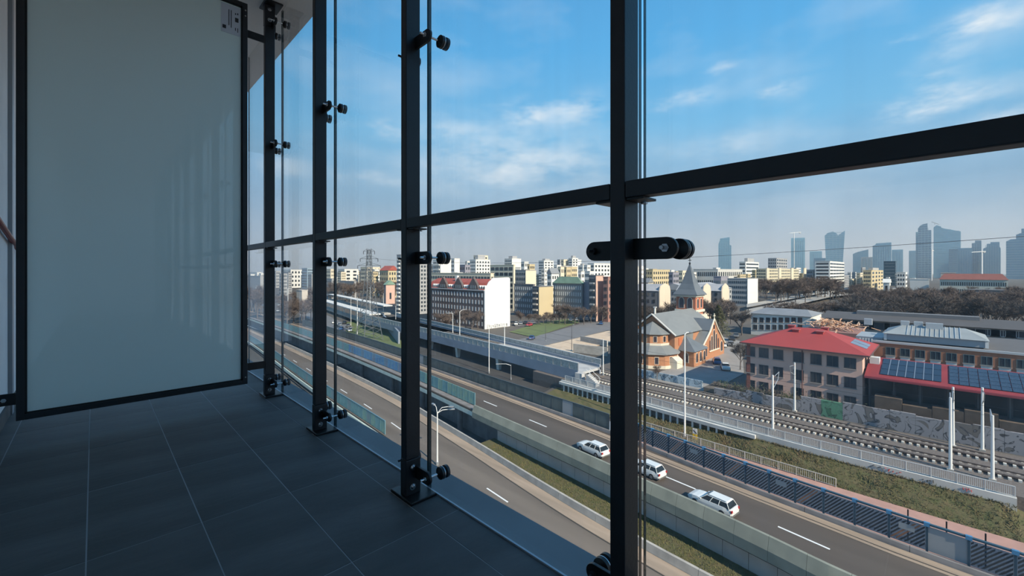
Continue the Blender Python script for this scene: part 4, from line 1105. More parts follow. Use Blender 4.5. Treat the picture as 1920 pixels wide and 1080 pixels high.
# apse: two octagonal rings
AC = (96.6, 49.3)
def ring(r, n=10): return [(AC[0] + r*math.cos(2*math.pi*(k+.5)/n), AC[1] + r*math.sin(2*math.pi*(k+.5)/n)) for k in range(n)]
def tower_ring(r, z0, z1, m, nm): MB().sweep([[(x, y, z0) for x, y in ring(r)], [(x, y, z1) for x, y in ring(r)]]).build(nm, m, ch)
def cone_roof(r0, z0, r1, z1, m, nm): MB().sweep([[(x, y, z0-.15) for x, y in ring(r0)], [(x, y, z0) for x, y in ring(r0)], [(x, y, z1) for x, y in ring(r1)]]).build(nm, m, ch)
tower_ring(6.2, -22.9, -21.7, stone, 'apse_plinth'); tower_ring(6.0, -21.7, -19.0, cbrick, 'ambulatory'); cone_roof(6.6, -19.0, 4.2, -17.4, slate, 'ambulatory_roof')
tower_ring(4.1, -17.4, -16.9, ctrim, 'apse_band'); tower_ring(3.9, -16.9, -14.7, cbrick, 'apse'); cone_roof(4.4, -14.7, .1, -12.2, slate, 'apse_roof')
for k in range(10):
    t = 2*math.pi*(k+1)/10
    if math.cos(t) > .5 or math.sin(t) > .95: continue
    for r, z, w, h in ((6.0, -21.4, .75, 1.7), (3.9, -16.7, .7, 1.5)):
        rr = r*math.cos(math.pi/10); o_ = Vector((AC[0]+rr*math.cos(t), AC[1]+rr*math.sin(t), z)); n_ = Vector((math.cos(t), math.sin(t), 0)); u_ = Vector((-math.sin(t), math.cos(t), 0))
        fr_ = MB().obox(o_-u_*(w/2+.1)-n_*.1, u_*(w+.2), n_*.14, (0, 0, h)).build('window', ctrim, ch)
        MB().obox(o_-u_*w/2+Vector((0, 0, .1)), u_*w, n_*.08, (0, 0, h-.2)).build('pane', leaded, fr_)
# side chapel and porch
MB().box(99.2, 106.2, 40.4, 44.0, -22.9, -18.7).build('chapel', cbrick, ch)
vs = [(98.7, 39.9, -18.7), (106.7, 39.9, -18.7), (106.7, 44, -18.7), (98.7, 44, -18.7), (102.7, 43.9, -15.6)]
MB().add(vs, [(0,1,4), (1,2,4), (2,3,4), (3,0,4), (0,3,2,1)]).build('chapel_roof', slate_d, ch)
roof_slab([(100.5, 44, -17.6), (107.2, 44, -17.6), (107.2, NYa-.2, -15.4), (102.5, NYa-.2, -15.4)]).build('valley_roof', slate, ch)
MB().box(99.1, 106.3, 40.3, 44.0, -18.9, -18.7).build('chapel_cornice', ctrim, ch)
for x in (100.8, 103.0, 105.2): arch_window((x, 40.4, -21.4), (1, 0, 0), (0, -1, 0), .95, 2.2)
arch_window((99.2, 42.2, -21.4), (0, 1, 0), (-1, 0, 0), .95, 2.2)
MB().prism([(94.5, 42.3, -22.9), (94.5, 44.6, -22.9), (94.5, 44.6, -20.6), (94.5, 43.45, -19.7), (94.5, 42.3, -20.6)], (3, 0, 0)).build('porch', stone, ch)
MB().box(99, 101, 44.2-.3, 44.2, -17.7, -15.9).build('niche_panel', mat('deep_orange', (.45, .14, .06), .8), ch)
# tower and spire
TC = (123.0, 51.3); hw = 2.75
MB().box(TC[0]-hw, TC[0]+hw, TC[1]-hw, TC[1]+hw, -22.9, -6.9).build('tower', mat('tower_brick', (.43, .15, .085), .85, 0, .1, 2), ch)
MB().box(TC[0]-hw-.35, TC[0]+hw+.35, TC[1]-hw-.35, TC[1]+hw+.35, -11.6, -10.9).build('tower_band', stone, ch)
MB().box(TC[0]-hw-.3, TC[0]+hw+.3, TC[1]-hw-.3, TC[1]+hw+.3, -7.3, -6.7).build('tower_cornice', stone, ch)
MB().box(TC[0]-hw+.2, TC[0]+hw-1.5, TC[1]-hw-1.7, TC[1]-hw, -22.9, -12.2).build('stair_turret', stone, ch)
for s in (-1.2, 1.2):
    arch_window((TC[0]-hw, TC[1]+s, -10.4), (0, 1, 0), (-1, 0, 0), 1.3, 2.9)
    arch_window((TC[0]+s, TC[1]-hw, -10.4), (1, 0, 0), (0, -1, 0), .9, 2.6)
sq = lambda r, z: [(TC[0]-r, TC[1]-r, z), (TC[0]+r, TC[1]-r, z), (TC[0]+r, TC[1]+r, z), (TC[0]-r, TC[1]+r, z)]
MB().sweep([sq(3.5, -6.8), sq(3.5, -6.6), sq(2.5, -5.2), sq(1.75, -3.6), sq(.08, 2.2)]).build('spire', slate_d, ch)
MB().tube([(TC[0], TC[1], 2.1), (TC[0], TC[1], 3.9)], .09, 6).box(TC[0]-.06, TC[0]+.06, TC[1]-.45, TC[1]+.45, 3.1, 3.3).build('spire_cross', steel_black, ch)
MB().cyl((TC[0], TC[1], 2.0), (TC[0], TC[1], 2.5), .28, 8).build('spire_ball', steel_black, ch)

# ---- dark tenement with the red mansard roof and the white blind wall
tn = thing('tenement', (125, 160, -25.3), 'dark brick tenement with red mansard roof and a huge white blind wall', 'building')
(BX0, BY0), (BX1, _) = ground(910, 617), ground(963, 612); BY1 = BY0 + 44; ZE = -8.3; ZT = -3.0
dkbrick = mat('tenement_brick', (.115, .085, .08), .85, 0, .2, .8)
MB().box(BX0, BX1, BY0+.5, BY1, -25.6, ZE).build('walls', dkbrick, tn)
bw = [(BX0-.2, BY0, -25.6), (BX1, BY0, -25.6), (BX1, BY0, ZT-.3), (BX1-1, BY0, ZT+.2), (BX0+4.6, BY0, ZT), (BX0+3.6, BY0, ZT-.9), (BX0+2.4, BY0, ZT-1.6), (BX0+.9, BY0, ZE+1.6), (BX0-.2, BY0, ZE)]
MB().prism(bw, (0, .6, 0)).build('blind_wall', mat('blind_wall_white', (.84, .82, .78), .85, 0, .02, .2), tn)
MB().prism([(BX0-.4, BY0+.6, ZE), (BX0+2.3, BY0+.6, ZE+3.2), (BX0+6.2, BY0+.6, ZT-.5), (BX1, BY0+.6, ZT-.8), (BX1, BY0+.6, ZE)], (0, BY1-BY0-.6, 0)).build('roof', roof_red, tn)
MB().box(BX0-.45, BX0, BY0+.6, BY1, ZE-.3, ZE+.15).build('cornice', mat('tenement_trim', (.40, .40, .40), .8), tn)
for yc in (BY0+8, BY0+19, BY0+31):                       # stepped wall gables, red tiled cross roofs between pale dormers
    MB().prism([(BX0-.3, yc-4, ZE), (BX0-.3, yc+4, ZE), (BX0-.3, yc+2.6, ZE+2.6), (BX0-.3, yc, ZT+.3), (BX0-.3, yc-2.6, ZE+2.6)], (1.2, 0, 0)).build('wall_gable', dkbrick, tn)
    gm = MB(); grid(gm, (BX0-.3, yc-2.2), (0, 1), (-1, 0), 4.4, ZE+.3, ZE+2.3, 3, 1, .45, .75); gm.build('gable_windows', win_l, tn, kind='stuff')
for yc in (BY0+2.5, BY0+13.5, BY0+25.3, BY0+38):
    for k in (-1.6, 0, 1.6):
        d_ = MB().prism([(BX0+.1, yc+k-.55, ZE+.3), (BX0+.1, yc+k+.55, ZE+.3), (BX0+.1, yc+k+.55, ZE+1.5), (BX0+.1, yc+k, ZE+2.1), (BX0+.1, yc+k-.55, ZE+1.5)], (2, 0, 0)).build('dormer', frame_w, tn)
        MB().box(BX0+.02, BX0+.1, yc+k-.32, yc+k+.32, ZE+.5, ZE+1.5).build('pane', win_m, d_)
MB().box(BX0+3, BX0+4.2, BY0+24, BY0+25.4, ZE+2, ZT+.9).build('chimney', white_w, tn)
gm = MB(); grid(gm, (BX0, BY0+1), (0, 1), (-1, 0), BY1-BY0-2, -24.6, ZE-.6, 19, 5, .36, .58); gm.build('windows', mat('tenement_window', (.42, .44, .46), .3), tn, kind='stuff')
gm = MB()
for k in range(11): gm.box(BX0+.8+k*1.15, BX0+1.6+k*1.15, BY0-.04, BY0, -25.0, -23.5 + R.uniform(-.2, .5))
gm.build('painted_letters', graffiti_mat('wall_scrawl', (.12, .12, .12), (.55, .55, .55), (.06, .06, .06), 1.0), tn, kind='stuff')

# ---- city blocks, mid distance (pixels of left edge, near corner, right edge, top; depth in metres)
block('tall thin striped apartment tower half hidden by the second nearest post', 744, 752, 806, 478, 240, grey_w, None, (3, 14), (9, 14), wf=.55, band=True)
block('long cream building with a row of windows above the red mansard roof', 806, 920, 926, 513, 262, cream_w, None, (22, 5), (2, 5), wf=.7, hf=.4)
block('cream gallery building with wide openings right above the blind wall', 919, 963, 966, 497, 268, cream_w, None, (5, 8), (0, 0), wf=.78, hf=.6)
block('white block with balconies above the left end of the long cream building', 812, 826, 846, 487, 330, white_w, None, (4, 9), (0, 0), band=True)
block('plain white high block behind the balconied white block', 845, 852, 862, 485, 380, white_w, None, (2, 9), (0, 0))
block('low blue-grey block between the white towers', 861, 872, 882, 497, 390, violet_w, None, (3, 6), (2, 6))
block('slim white stair tower rising behind the low blue-grey block', 874, 876, 881, 490, 430, white_w)
block('broad white and cream tower with stepped top above the mansard roof', 881, 892, 919, 487, 420, white_w, None, (4, 10), (5, 10), pent=4.5)
block('cream upper stage of the broad stepped tower', 888, 896, 915, 479, 440, cream_w, None, (4, 11), (3, 11), wf=.45)
block('white tower with blank sunny end behind the cream gallery building', 946, 960, 977, 485, 450, white_w, None, (6, 11), (0, 0), pent=3)
block('grey block with a blank cream end wall right of the blind wall', 965, 986, 1005, 507, 285, grey_w, cream_w, (6, 7), (0, 0), wf=.4)
block('tall gridded white tower in the middle of the skyline', 1010, 1020, 1038, 489, 480, white_w, None, (6, 12), (3, 12), pent=2.5)
block('white house with dark roof in front of the gridded tower', 1026, 1034, 1048, 513, 300, white_w, None, (2, 5), (3, 5), roof=('gable', 4, roof_gr, 'x'))
block('slim grey tower left of the pair of cream towers', 1045, 1050, 1054, 487, 520, grey_w, None, (2, 12), (0, 0))
block('cream blank tower beside the slim grey tower', 1052, 1057, 1068, 487, 500, cream_w, None, (2, 12), (0, 0))
block('gridded white tower with aerial, tallest right of the middle', 1066, 1073, 1084, 484, 495, white_w, None, (5, 13), (2, 13), pent=3)
block('plain white tower right of the one with the aerial', 1080, 1084, 1090, 487, 505, white_w, None, (2, 12), (0, 0))
block('small white stepped block above the green roof', 1084, 1093, 1100, 498, 430, white_w, None, (4, 8), (2, 8), pent=2)
block('wide gridded white block behind the near clamp bar', 1102, 1114, 1160, 494, 400, white_w, None, (9, 8), (8, 8), wf=.5)
block('white low house cluster below the wide gridded block', 1096, 1106, 1114, 509, 330, white_w, None, (3, 5), (2, 5))
block('white stepped houses behind the verdigris roof', 1044, 1060, 1082, 505, 350, white_w, None, (5, 5), (5, 5), pent=3)
block('dark grey tenement at the foot of the cream end wall', 964, 1000, 1003, 534, 232, dkgrey_w, None, (9, 5), (0, 0), wf=.38, win=mat('pale_pane', (.50, .53, .55), .3))
yb = block('tenement with sunny yellow end wall beside the dark grey one', 998, 1011, 1037, 538, 226, dkgrey_w, yellow_w, (4, 5), (0, 0), wf=.45, band=beige_w)
gb = block('ornate grey tenement with verdigris green roof', 1038, 1092, 1094, 532, 222, wm('ornate_grey', (.21, .215, .22)), None, (13, 5), (0, 0), wf=.42, hf=.6, win=mat('pale_pane', (.50, .53, .55), .3), roof=('gable', 3.6, roof_green, 'y', 4))
block('narrow violet-grey tenement right of the verdigris roof', 1091, 1104, 1106, 530, 221, violet_w, None, (0, 0), (0, 0))
block('dark tenement with balconies and a salmon pink end wall', 1104, 1118, 1132, 517, 212, dkgrey_w, pink_w, (4, 6), (0, 0), band=grey_w)
block('red-brown tenement behind the nearest post', 1131, 1140, 1175, 520, 208, redbrown_w, None, (3, 6), (9, 6), wf=.4)
# seen just right of the nearest post
block('white tower with small windows seen through the gap beside the nearest post', 1188, 1196, 1207, 500, 250, white_w, None, (2, 10), (4, 10), wf=.35)
block('house with salmon balconies and a cream end wall left of the church', 1200, 1215, 1224, 530, 236, pink_w, cream_w, (5, 6), (0, 0), wf=.6, roof=('gable', 2.5, roof_gr, 'y'))
for i, (a, b, c, lab) in enumerate(((1222, 1237, 1257, 'tenement wing with cream pointed gable left of the spire'), (1300, 1319, 1333, 'tenement wing with cream pointed gable right of the spire'),
                                   (1336, 1354, 1367, 'rightmost tenement wing with cream pointed gable'))):
    d_ = 205 + i*9; X, Y = at_d(b, d_); X1 = on_y(c, Y)[0]; t = thing('tenement_wing', (X, Y, -24), lab, 'building'); zt = z_at(546, d_)
    MB().box(X, X1, Y+.4, Y+14, -24.5, zt).build('walls', dkgrey_w, t)
    xm = (X+X1)/2
    MB().prism([(X-.1, Y, -24.5), (X1+.1, Y, -24.5), (X1+.1, Y, zt), (X1-.9, Y, zt+2.4), (xm, Y, z_at(531.5, d_)), (X+.9, Y, zt+2.4), (X-.1, Y, zt)], (0, .5, 0)).build('gable_wall', wm('gable_cream', (.66, .54, .42)), t)
    gable_roof(MB(), X, X1, Y+.5, Y+14, zt, z_at(533, d_)-zt, 'y', .2).build('roof', mat('pale_slate', (.36, .36, .37), .7, 0, .1, .3), t)
    gm = MB(); grid(gm, (X, Y+1.5), (0, 1), (-1, 0), 12, -23, zt, 4, 4, .4, .5); gm.build('windows', win_m, t, kind='stuff')
block('long grey-roofed tenement row behind the church spire', 1222, 1310, 1372, 545, 236, grey_w, None, (16, 4), (12, 4), wf=.4, name='tenement_row', roof=('gable', 3.6, mat('pale_slate', (.36, .36, .37), .7), 'x'))
block('yellowish apartment row left behind the spire', 1204, 1224, 1256, 506, 420, yellow_w, None, (4, 5), (8, 5), wf=.5)
block('dark violet block right behind the yellowish row', 1254, 1262, 1273, 511, 360, violet_w, None, (2, 5), (3, 5))
block('cream block touching the spire\'s left side', 1272, 1280, 1292, 508, 380, cream_w, None, (2, 6), (4, 6), wf=.4)
block('long pale apartment row right of the spire', 1300, 1346, 1392, 505, 430, wm('pale_row', (.52, .51, .48)), None, (12, 3), (12, 3), wf=.55)
block('grey glazed block between the spire and the pale end house', 1338, 1352, 1366, 519, 330, violet_w, None, (4, 2), (4, 2), wf=.7, win=win_l)
block('grey apartment house with a white sunny end below the glass tower', 1364, 1402, 1421, 523, 300, grey_w, white_w, (10, 5), (0, 0), wf=.45)
block('white banded office with dark penthouse right of the single glass tower', 1386, 1398, 1423, 491, 640, white_w, None, (1, 7), (1, 7), wf=.92, hf=.42, pent=6)
block('long yellow and white apartment wall above the bare trees', 1418, 1440, 1522, 504, 520, wm('yellowish', (.56, .50, .36)), None, (6, 7), (22, 7), wf=.55)
for i, px in enumerate((1436, 1459, 1482, 1506)):
    block(('first', 'second', 'third', 'fourth')[i] + ' pale stair bay from the left on the long yellow apartment wall', px, px+2, px+6, 503, 500, cream_w)
block('grey apartment block between the yellow wall and the banded block', 1512, 1524, 1545, 506, 470, grey_w, None, (4, 6), (6, 6), wf=.5)
block('white banded apartment slab right of the yellow wall', 1528, 1556, 1583, 490, 420, white_w, None, (1, 10), (5, 10), wf=.9, hf=.45)
block('grey curved office block left of the unfinished tower', 1440, 1456, 1476, 484, 800, grey_w, None, (4, 8), (5, 8), wf=.6)
block('white stepped apartment house with yellow base before the skyscrapers', 1618, 1634, 1656, 507, 430, yellow_w, None, (4, 6), (4, 6), wf=.5, pent=3)
block('dark blue glass office low in front of the twin slabs', 1657, 1679, 1681, 490, 640, mat('dark_glass_office', (.05, .09, .12), .15), None, (1, 8), (1, 8), wf=.95, hf=.2, win=win_l)
block('small white apartment house under the dark glass office', 1681, 1698, 1701, 511, 430, white_w, None, (3, 5), (3, 5))
block('tiny white gabled house below the dark glass office', 1656, 1668, 1670, 530, 340, white_w, None, (1, 2), (2, 2), roof=('gable', 3, white_w, 'y'))
rr = block('long housing row with red roof in front of the skyscrapers', 1762, 1890, 1897, 525, 320, wm('row_green', (.50, .50, .44)), None, (30, 3), (1, 3), wf=.45, name='housing_row', roof=('gable', 4.6, mat('roof_dull_red', (.22, .085, .07), .8, 0, .15, .5), 'y', 3))
block('pale taller house at the left end of the red-roofed row', 1764, 1792, 1794, 512, 350, beige_w, None, (3, 5), (5, 5), wf=.5)
block('dark flat-roofed long shed under the red-roofed row', 1818, 1884, 1890, 545, 255, dkgrey_w, None, (0, 0), (0, 0), name='long_shed')
block('flat white pavilion left of the red-roofed row', 1706, 1742, 1748, 524, 360, white_w, None, (0, 0), (0, 0))
# left distance
block('long white apartment slab behind the bare trees, left of the pylon', 634, 646, 672, 505, 520, white_w, None, (14, 6), (2, 6), wf=.5)
block('pale stepped apartments right of the pylon', 676, 688, 714, 501, 500, cream_w, None, (9, 6), (4, 6), wf=.45)
block('yellow house with red roof right of the pylon', 712, 728, 748, 507, 400, yellow_w, None, (4, 5), (4, 5), roof=('gable', 4.5, roof_red, 'y'))
block('pink house with grey-green roof below the yellow one', 720, 724, 740, 534, 290, dkgrey_w, pink_w, (0, 0), (1, 1), wf=.25, hf=.3, roof=('gable', 3.0, roof_green, 'y'), name='house')
block('grey flat building left of the pylon base', 636, 664, 668, 528, 390, grey_w, None, (8, 3), (0, 0))
block('cream apartment block seen beside the third post', 612, 620, 628, 505, 420, cream_w, None, (4, 7), (3, 7), wf=.5)
block('grey apartment block below the cream one beside the third post', 612, 622, 628, 523, 370, grey_w, None, (4, 5), (2, 5), wf=.5)
block('far pale apartment row between the two far posts', 528, 545, 570, 506, 640, white_w, None, (14, 4), (4, 4), wf=.5)
block('bluish glass block right in the far gap between posts', 566, 576, 588, 503, 520, mat('pale_blue_glass', (.28, .36, .42), .3), None, (4, 8), (4, 8), wf=.7)
block('white far block beside the frosted panel', 466, 482, 492, 511, 560, white_w, None, (6, 3), (3, 3))
block('long flat white roofed hall beside the frosted panel', 462, 488, 494, 518, 420, grey_w, None, (0, 0), (0, 0))
block('pale square kiosk building behind the upper road between far posts', 556, 566, 577, 545, 270, beige_w, None, (0, 0), (0, 0), name='kiosk')

# ---- the crowd of small far blocks between the named ones
FR = random.Random(5)
for (a0, a1, n_, y0_, y1_, d0_, d1_, lab, grp) in ((1198, 1300, 9, 503, 516, 430, 640, 'small far apartment block behind the church spire', 'small far blocks behind the spire'),
        (1300, 1420, 10, 501, 516, 430, 680, 'small far apartment block right of the church spire', 'small far blocks right of the spire'),
        (1420, 1620, 13, 499, 518, 540, 690, 'small far apartment block around the yellow apartment wall', 'small far blocks by the yellow wall'),
        (1585, 1720, 9, 508, 524, 460, 680, 'small far low block below the skyscrapers', 'small far blocks below the skyscrapers'),
        (806, 1000, 14, 489, 512, 360, 600, 'small far white block above the mansard roof', 'small far blocks above the mansard roof'),
        (1000, 1140, 12, 493, 520, 300, 560, 'small far white block above the tenement roofs', 'small far blocks above the tenements'),
        (612, 752, 11, 503, 520, 400, 640, 'small far pale block behind the pylon', 'small far blocks behind the pylon'),
        (466, 590, 9, 507, 520, 420, 650, 'small far pale block left between the posts', 'small far blocks left between the posts')):
    for k_ in range(n_):
        pc_ = a0 + (a1-a0)*(k_ + FR.uniform(.1, .9))/n_; w1, w2 = FR.uniform(3, 8), FR.uniform(5, 12); d_ = FR.uniform(d0_, d1_); m_ = FR.choice([white_w, white_w, cream_w, beige_w, grey_w, white_w, yellow_w])
        fl_ = FR.randint(5, 9)
        for t_ in range(8):
            b_ = block(lab, pc_-w1, pc_, pc_+w2, FR.uniform(y0_, y1_), d_ + t_*17, m_, None, (3, fl_), (4, fl_), wf=FR.uniform(.4, .6), deep=14, skip=True)
            if b_: b_['group'] = grp; break

# ---- skyscrapers
def sky_glass(name, c): 
    return mat('tower_' + name, c, .18, .0, .12, .03, spec=.9, coat=.4)
sgA, sgB, sgC = sky_glass('blue', (.09, .25, .37)), sky_glass('deep_blue', (.045, .14, .23)), sky_glass('pale_blue', (.17, .38, .50))
band_m = mat('tower_band', (.24, .38, .46), .35, .1)
def tower(label, prof, d, m, deep=34, bands=24, vert=0, name='skyscraper'):
    """prof: outline as (px, py) points from lower left, clockwise; extruded away from us"""
    px0 = (min(p[0] for p in prof)+max(p[0] for p in prof))/2.; X, Y = at_d(px0, d)
    q = q_(px0); fw = Vector((S + C*q, C - S*q, 0)).normalized(); rt = Vector((fw.y, -fw.x, 0))
    dd = depth(X, Y); sc = math.sqrt(1+q*q)
    def pt(px, py):
        return Vector((X, Y, 0)) + rt*((px-px0)*dd/F/sc) + Vector((0, 0, z_at(py, dd)))
    t = thing(name, (X, Y, -26), label, 'skyscraper')
    P = [pt(*p) for p in prof]
    MB().prism(P, fw*deep).build('shaft', m, t)
    zs = [p.z for p in P]; zt = max(zs); zb_ = -20
    b = MB()
    def span(z):
        xs = []
        for i in range(len(P)):
            a, c = P[i], P[(i+1) % len(P)]
            if (a.z - z)*(c.z - z) < 0: s_ = (z-a.z)/(c.z-a.z); xs.append((a + (c-a)*s_ - Vector((X, Y, 0))).dot(rt))
        return (min(xs), max(xs)) if len(xs) >= 2 else None
    for k in range(1, bands):
        z = zb_ + (zt-zb_)*k/bands; s_ = span(z)
        if s_:
            o_ = Vector((X, Y, z)) + rt*(s_[0]) - fw*.5; b.obox(o_, rt*(s_[1]-s_[0]), fw*.6, (0, 0, (zt-zb_)/bands*.22))
            o_ = Vector((X, Y, z)) + rt*(s_[1]) ; b.obox(o_, rt*.5, fw*deep, (0, 0, (zt-zb_)/bands*.22))
    for k in range(1, vert):
        f_ = k/float(vert); s_ = span(zb_+ (zt-zb_)*.5)
        o_ = Vector((X, Y, zb_)) + rt*(s_[0]+(s_[1]-s_[0])*f_) - fw*.6; b.obox(o_, rt*1.0, fw*.5, (0, 0, (zt-zb_)*.92))
    if b.v: b.build('facade_bands', band_m, t, kind='stuff')
    return t
BASE = 524
def rect(a, b, y): return [(a, BASE), (a, y), (b, y), (b, BASE)]
tower('single blue glass tower with a notched top left of the skyline', [(1347, BASE), (1347, 457), (1350, 450), (1350, 447), (1368, 445), (1368, 459), (1371, 461), (1371, BASE)], 1250, sgA, vert=6)
t = tower('unfinished concrete and glass tower with cranes on top', rect(1483, 1509, 446), 1400, sgC, vert=7)
tower('blue tower with flaring glass wings', [(1550, BASE), (1546, 441), (1552, 436), (1562, 434), (1569, 438), (1571, 442), (1584, 433), (1578, BASE)], 1500, sgA, vert=5)
tower('low curved blue block right of the flaring tower', [(1599, BASE), (1599, 476), (1606, 473), (1614, 471), (1628, 468), (1628, BASE)], 1450, sgA)
tower('broad blue slab with flat dark crown', [(1636, BASE), (1636, 461), (1642, 458), (1642, 456), (1671, 455), (1671, BASE)], 1350, sgA, vert=8)
tower('lower pale blue slab leaning on the broad one', rect(1672, 1693, 468), 1420, sgC, vert=4)
tower('slim pale tower left of the tall dark tower', rect(1704, 1719, 470), 1600, sgC, vert=4)
tower('tall dark blue tower with stepped rounded crown', [(1721, BASE), (1721, 428), (1725, 423), (1731, 420), (1739, 419), (1739, 432), (1746, 432), (1746, BASE)], 1400, sgB, vert=4)
tower('pale side slab behind the tall dark tower', rect(1717, 1724, 435), 1440, sgC)
tower('huge glass tower with sloping roof and crane', [(1750, BASE), (1750, 425), (1756, 421), (1764, 424), (1765, 427), (1801, 435), (1801, BASE)], 1380, sgC, bands=30, vert=0)
tower('dark lower block in front of the sloping glass tower', rect(1779, 1796, 467), 1250, sgB)
tower('mid blue block right of the dark lower block', rect(1795, 1823, 465), 1300, sgA, vert=6)
tower('slim dark tower between two blocks on the right', [(1822, BASE), (1822, 456), (1828, 455), (1828, 451), (1840, 451), (1840, BASE)], 1350, sgB, vert=4)
tower('blue block with dark projecting crown near the right edge', [(1843, BASE), (1843, 466), (1850, 463), (1850, 457), (1857, 457), (1857, 454), (1874, 454), (1874, 463), (1876, 466), (1876, BASE)], 1300, sgA, vert=7)
tower('big stepped blue tower at the right picture edge', [(1886, BASE), (1886, 452), (1895, 448), (1905, 448), (1905, 440), (1915, 437), (1915, 429), (1935, 429), (1935, BASE)], 1200, sgA, bands=20, vert=0)
tower('small blue block between the unfinished and flaring towers', rect(1518, 1541, 471), 1500, sgC, vert=3)
tower('low dark glass block under the small blue one', rect(1526, 1548, 484), 1200, sgB)
tower('low pale tower beneath the low curved block', rect(1614, 1636, 482), 1300, grey_w, vert=4)
# tower cranes
def crane(px, py, d, jib, lab, h=None):
    X, Y = at_d(px, d); zt = z_at(py, d); q = q_(px); rt = Vector((C, -S, 0)); t = thing('tower_crane', (X, Y, -26), lab, 'crane')
    MB().cyl((X, Y, -26), (X, Y, zt+3), .9, 4).build('mast', white_steel, t)
    MB().obox(Vector((X, Y, zt)) - rt*jib[0] - Vector((0, .5, .5)), rt*(jib[0]+jib[1]) + Vector((0, 0, jib[2])), (0, 1, 0), (0, 0, 1.1)).build('jib', white_steel, t)
    MB().obox(Vector((X, Y, zt-1.4)) + rt*(jib[1]-4), rt*4, (0, 2, 0), (0, 0, 2.4)).build('counterweight', grey_steel, t)
crane(1841, 473, 900, (22, 8, 2), 'white tower crane in front of the right-hand skyscrapers')
crane(1747, 470, 1000, (0, 5, 0), 'thin white crane mast between the dark and the sloping tower')
crane(1489, 437, 1350, (14, 22, 3), 'white crane on top of the unfinished tower')
X, Y = at_d(1756, 1378); z_ = z_at(421, 1378); rt = Vector((C, -S, 0)); t = thing('roof_crane', (X, Y, z_), 'small slanting crane on the peak of the sloping glass tower', 'crane')
MB().cyl((X, Y+4, z_), (X, Y+4, z_+5), .8, 4).build('mast', grey_steel, t)
MB().tube([Vector((X, Y+4, z_+9)) - rt*10, Vector((X, Y+4, z_+1)) + rt*14], .9, 4).build('jib', grey_steel, t)

# ================================================================== LATTICE PYLON AND LINE
X, Y = ground(692, 640, -25.3); dP = depth(X, Y); py = thing('lattice_pylon', (X, Y, -25.3), 'tall steel lattice power pylon on the lawn', 'pylon')
gal = mat('pylon_steel', (.13, .14, .15), .6, .2)
zT = z_at(467, dP); H = zT + 25.3
def pw_(t): return 3.1*(1-t)**1.6 + .55
for sx, sy in ((-1,-1), (1,-1), (1,1), (-1,1)):
    b = MB()
    for k in range(12):
        a, c = k/12., (k+1)/12.
        b.cyl((X+sx*pw_(a), Y+sy*pw_(a), -25.3+H*a), (X+sx*pw_(c), Y+sy*pw_(c), -25.3+H*c), .14, 4)
    b.build('leg', gal, py)
br = MB()
cor = ((-1,-1), (1,-1), (1,1), (-1,1))
for k in range(16):
    a, c = k/16., (k+1)/16.
    for i in range(4):
        (ax, ay), (bx, by) = cor[i], cor[(i+1) % 4]
        br.cyl((X+ax*pw_(a), Y+ay*pw_(a), -25.3+H*a), (X+bx*pw_(c), Y+by*pw_(c), -25.3+H*c), .07, 3)
        br.cyl((X+bx*pw_(a), Y+by*pw_(a), -25.3+H*a), (X+ax*pw_(c), Y+ay*pw_(c), -25.3+H*c), .07, 3)
br.build('bracing', gal, py, kind='stuff')
rt = Vector((C, -S, 0))
for pyy, hw_ in ((471, 2.0), (485, 3.2), (498, 4.1), (510, 3.4)):
    z = z_at(pyy, dP)
    for s in (-1, 1):
        arm = MB(); c0 = Vector((X, Y, z))
        arm.tube([c0 + rt*s*.6, c0 + rt*s*hw_], .08, 4).tube([c0 + rt*s*.6 + Vector((0, 0, 1.0)), c0 + rt*s*hw_], .06, 4)
        a_ = arm.build('cross_arm', gal, py)
        MB().cyl(c0 + rt*s*hw_, c0 + rt*s*hw_ - Vector((0, 0, 1.1)), .12, 6).build('insulator', mat('insulator_dark', (.06, .06, .07), .4), a_)
# the power line sagging past the window
cz = np.polyfit([Y, 56, 29.4, -6.3], [z_at(485, dP), 2.2, 2.3, 4.0], 2)
pts = [((X+2) + (75-X-2)*((Y-yy)/(Y+10)), yy, float(np.polyval(cz, yy))) for yy in ys(-30, Y, 5)]
o = MB().tube(pts, .03, 4).build('power_line', mat('cable', (.05, .05, .055), .6)); tag(o, 'thin dark power line sagging across the skyline', 'cable')

# ================================================================== STREETS AND LAWNS ON THE LEFT
def patch(pts, name, m, label, z=-25.0, cat='ground', t=.12):
    P = [(*ground(px, py, z), z) for px, py in pts]; o = MB().prism(P, (0, 0, -t)).build(name, m); tag(o, label, cat, kind='structure'); return o
patch([(955, 622), (1000, 632), (1030, 622), (1092, 602), (1060, 598), (1008, 606)], 'lawn_1', lawn_m, 'green lawn right of the blind wall', -24.9)
patch([(955, 640), (1010, 650), (1145, 618), (1190, 606), (1150, 602), (1092, 606), (1030, 624)], 'street_1', asphalt2, 'grey side street curving past the lawn', -24.95, 'road')
patch([(1005, 652), (1060, 664), (1150, 640), (1185, 622), (1150, 618)], 'slope_1', sand_m, 'sunny sandy slope beyond the viaduct', -24.85)
patch([(640, 606), (656, 632), (760, 655), (752, 630), (700, 596)], 'lawn_2', lawn_m, 'green lawn around the lattice pylon', -24.92)
patch([(560, 590), (640, 622), (664, 614), (600, 585)], 'car_park_1', asphalt2, 'grey car park left of the pylon lawn', -24.9, 'car park')
patch([(462, 566), (510, 578), (512, 566), (470, 558)], 'car_park_2', asphalt2, 'car park beside the frosted panel edge', -24.9, 'car park')
patch([(966, 612), (1006, 606), (1000, 600), (966, 602)], 'car_park_3', asphalt2, 'car park at the foot of the dark tenement', -24.85, 'car park')
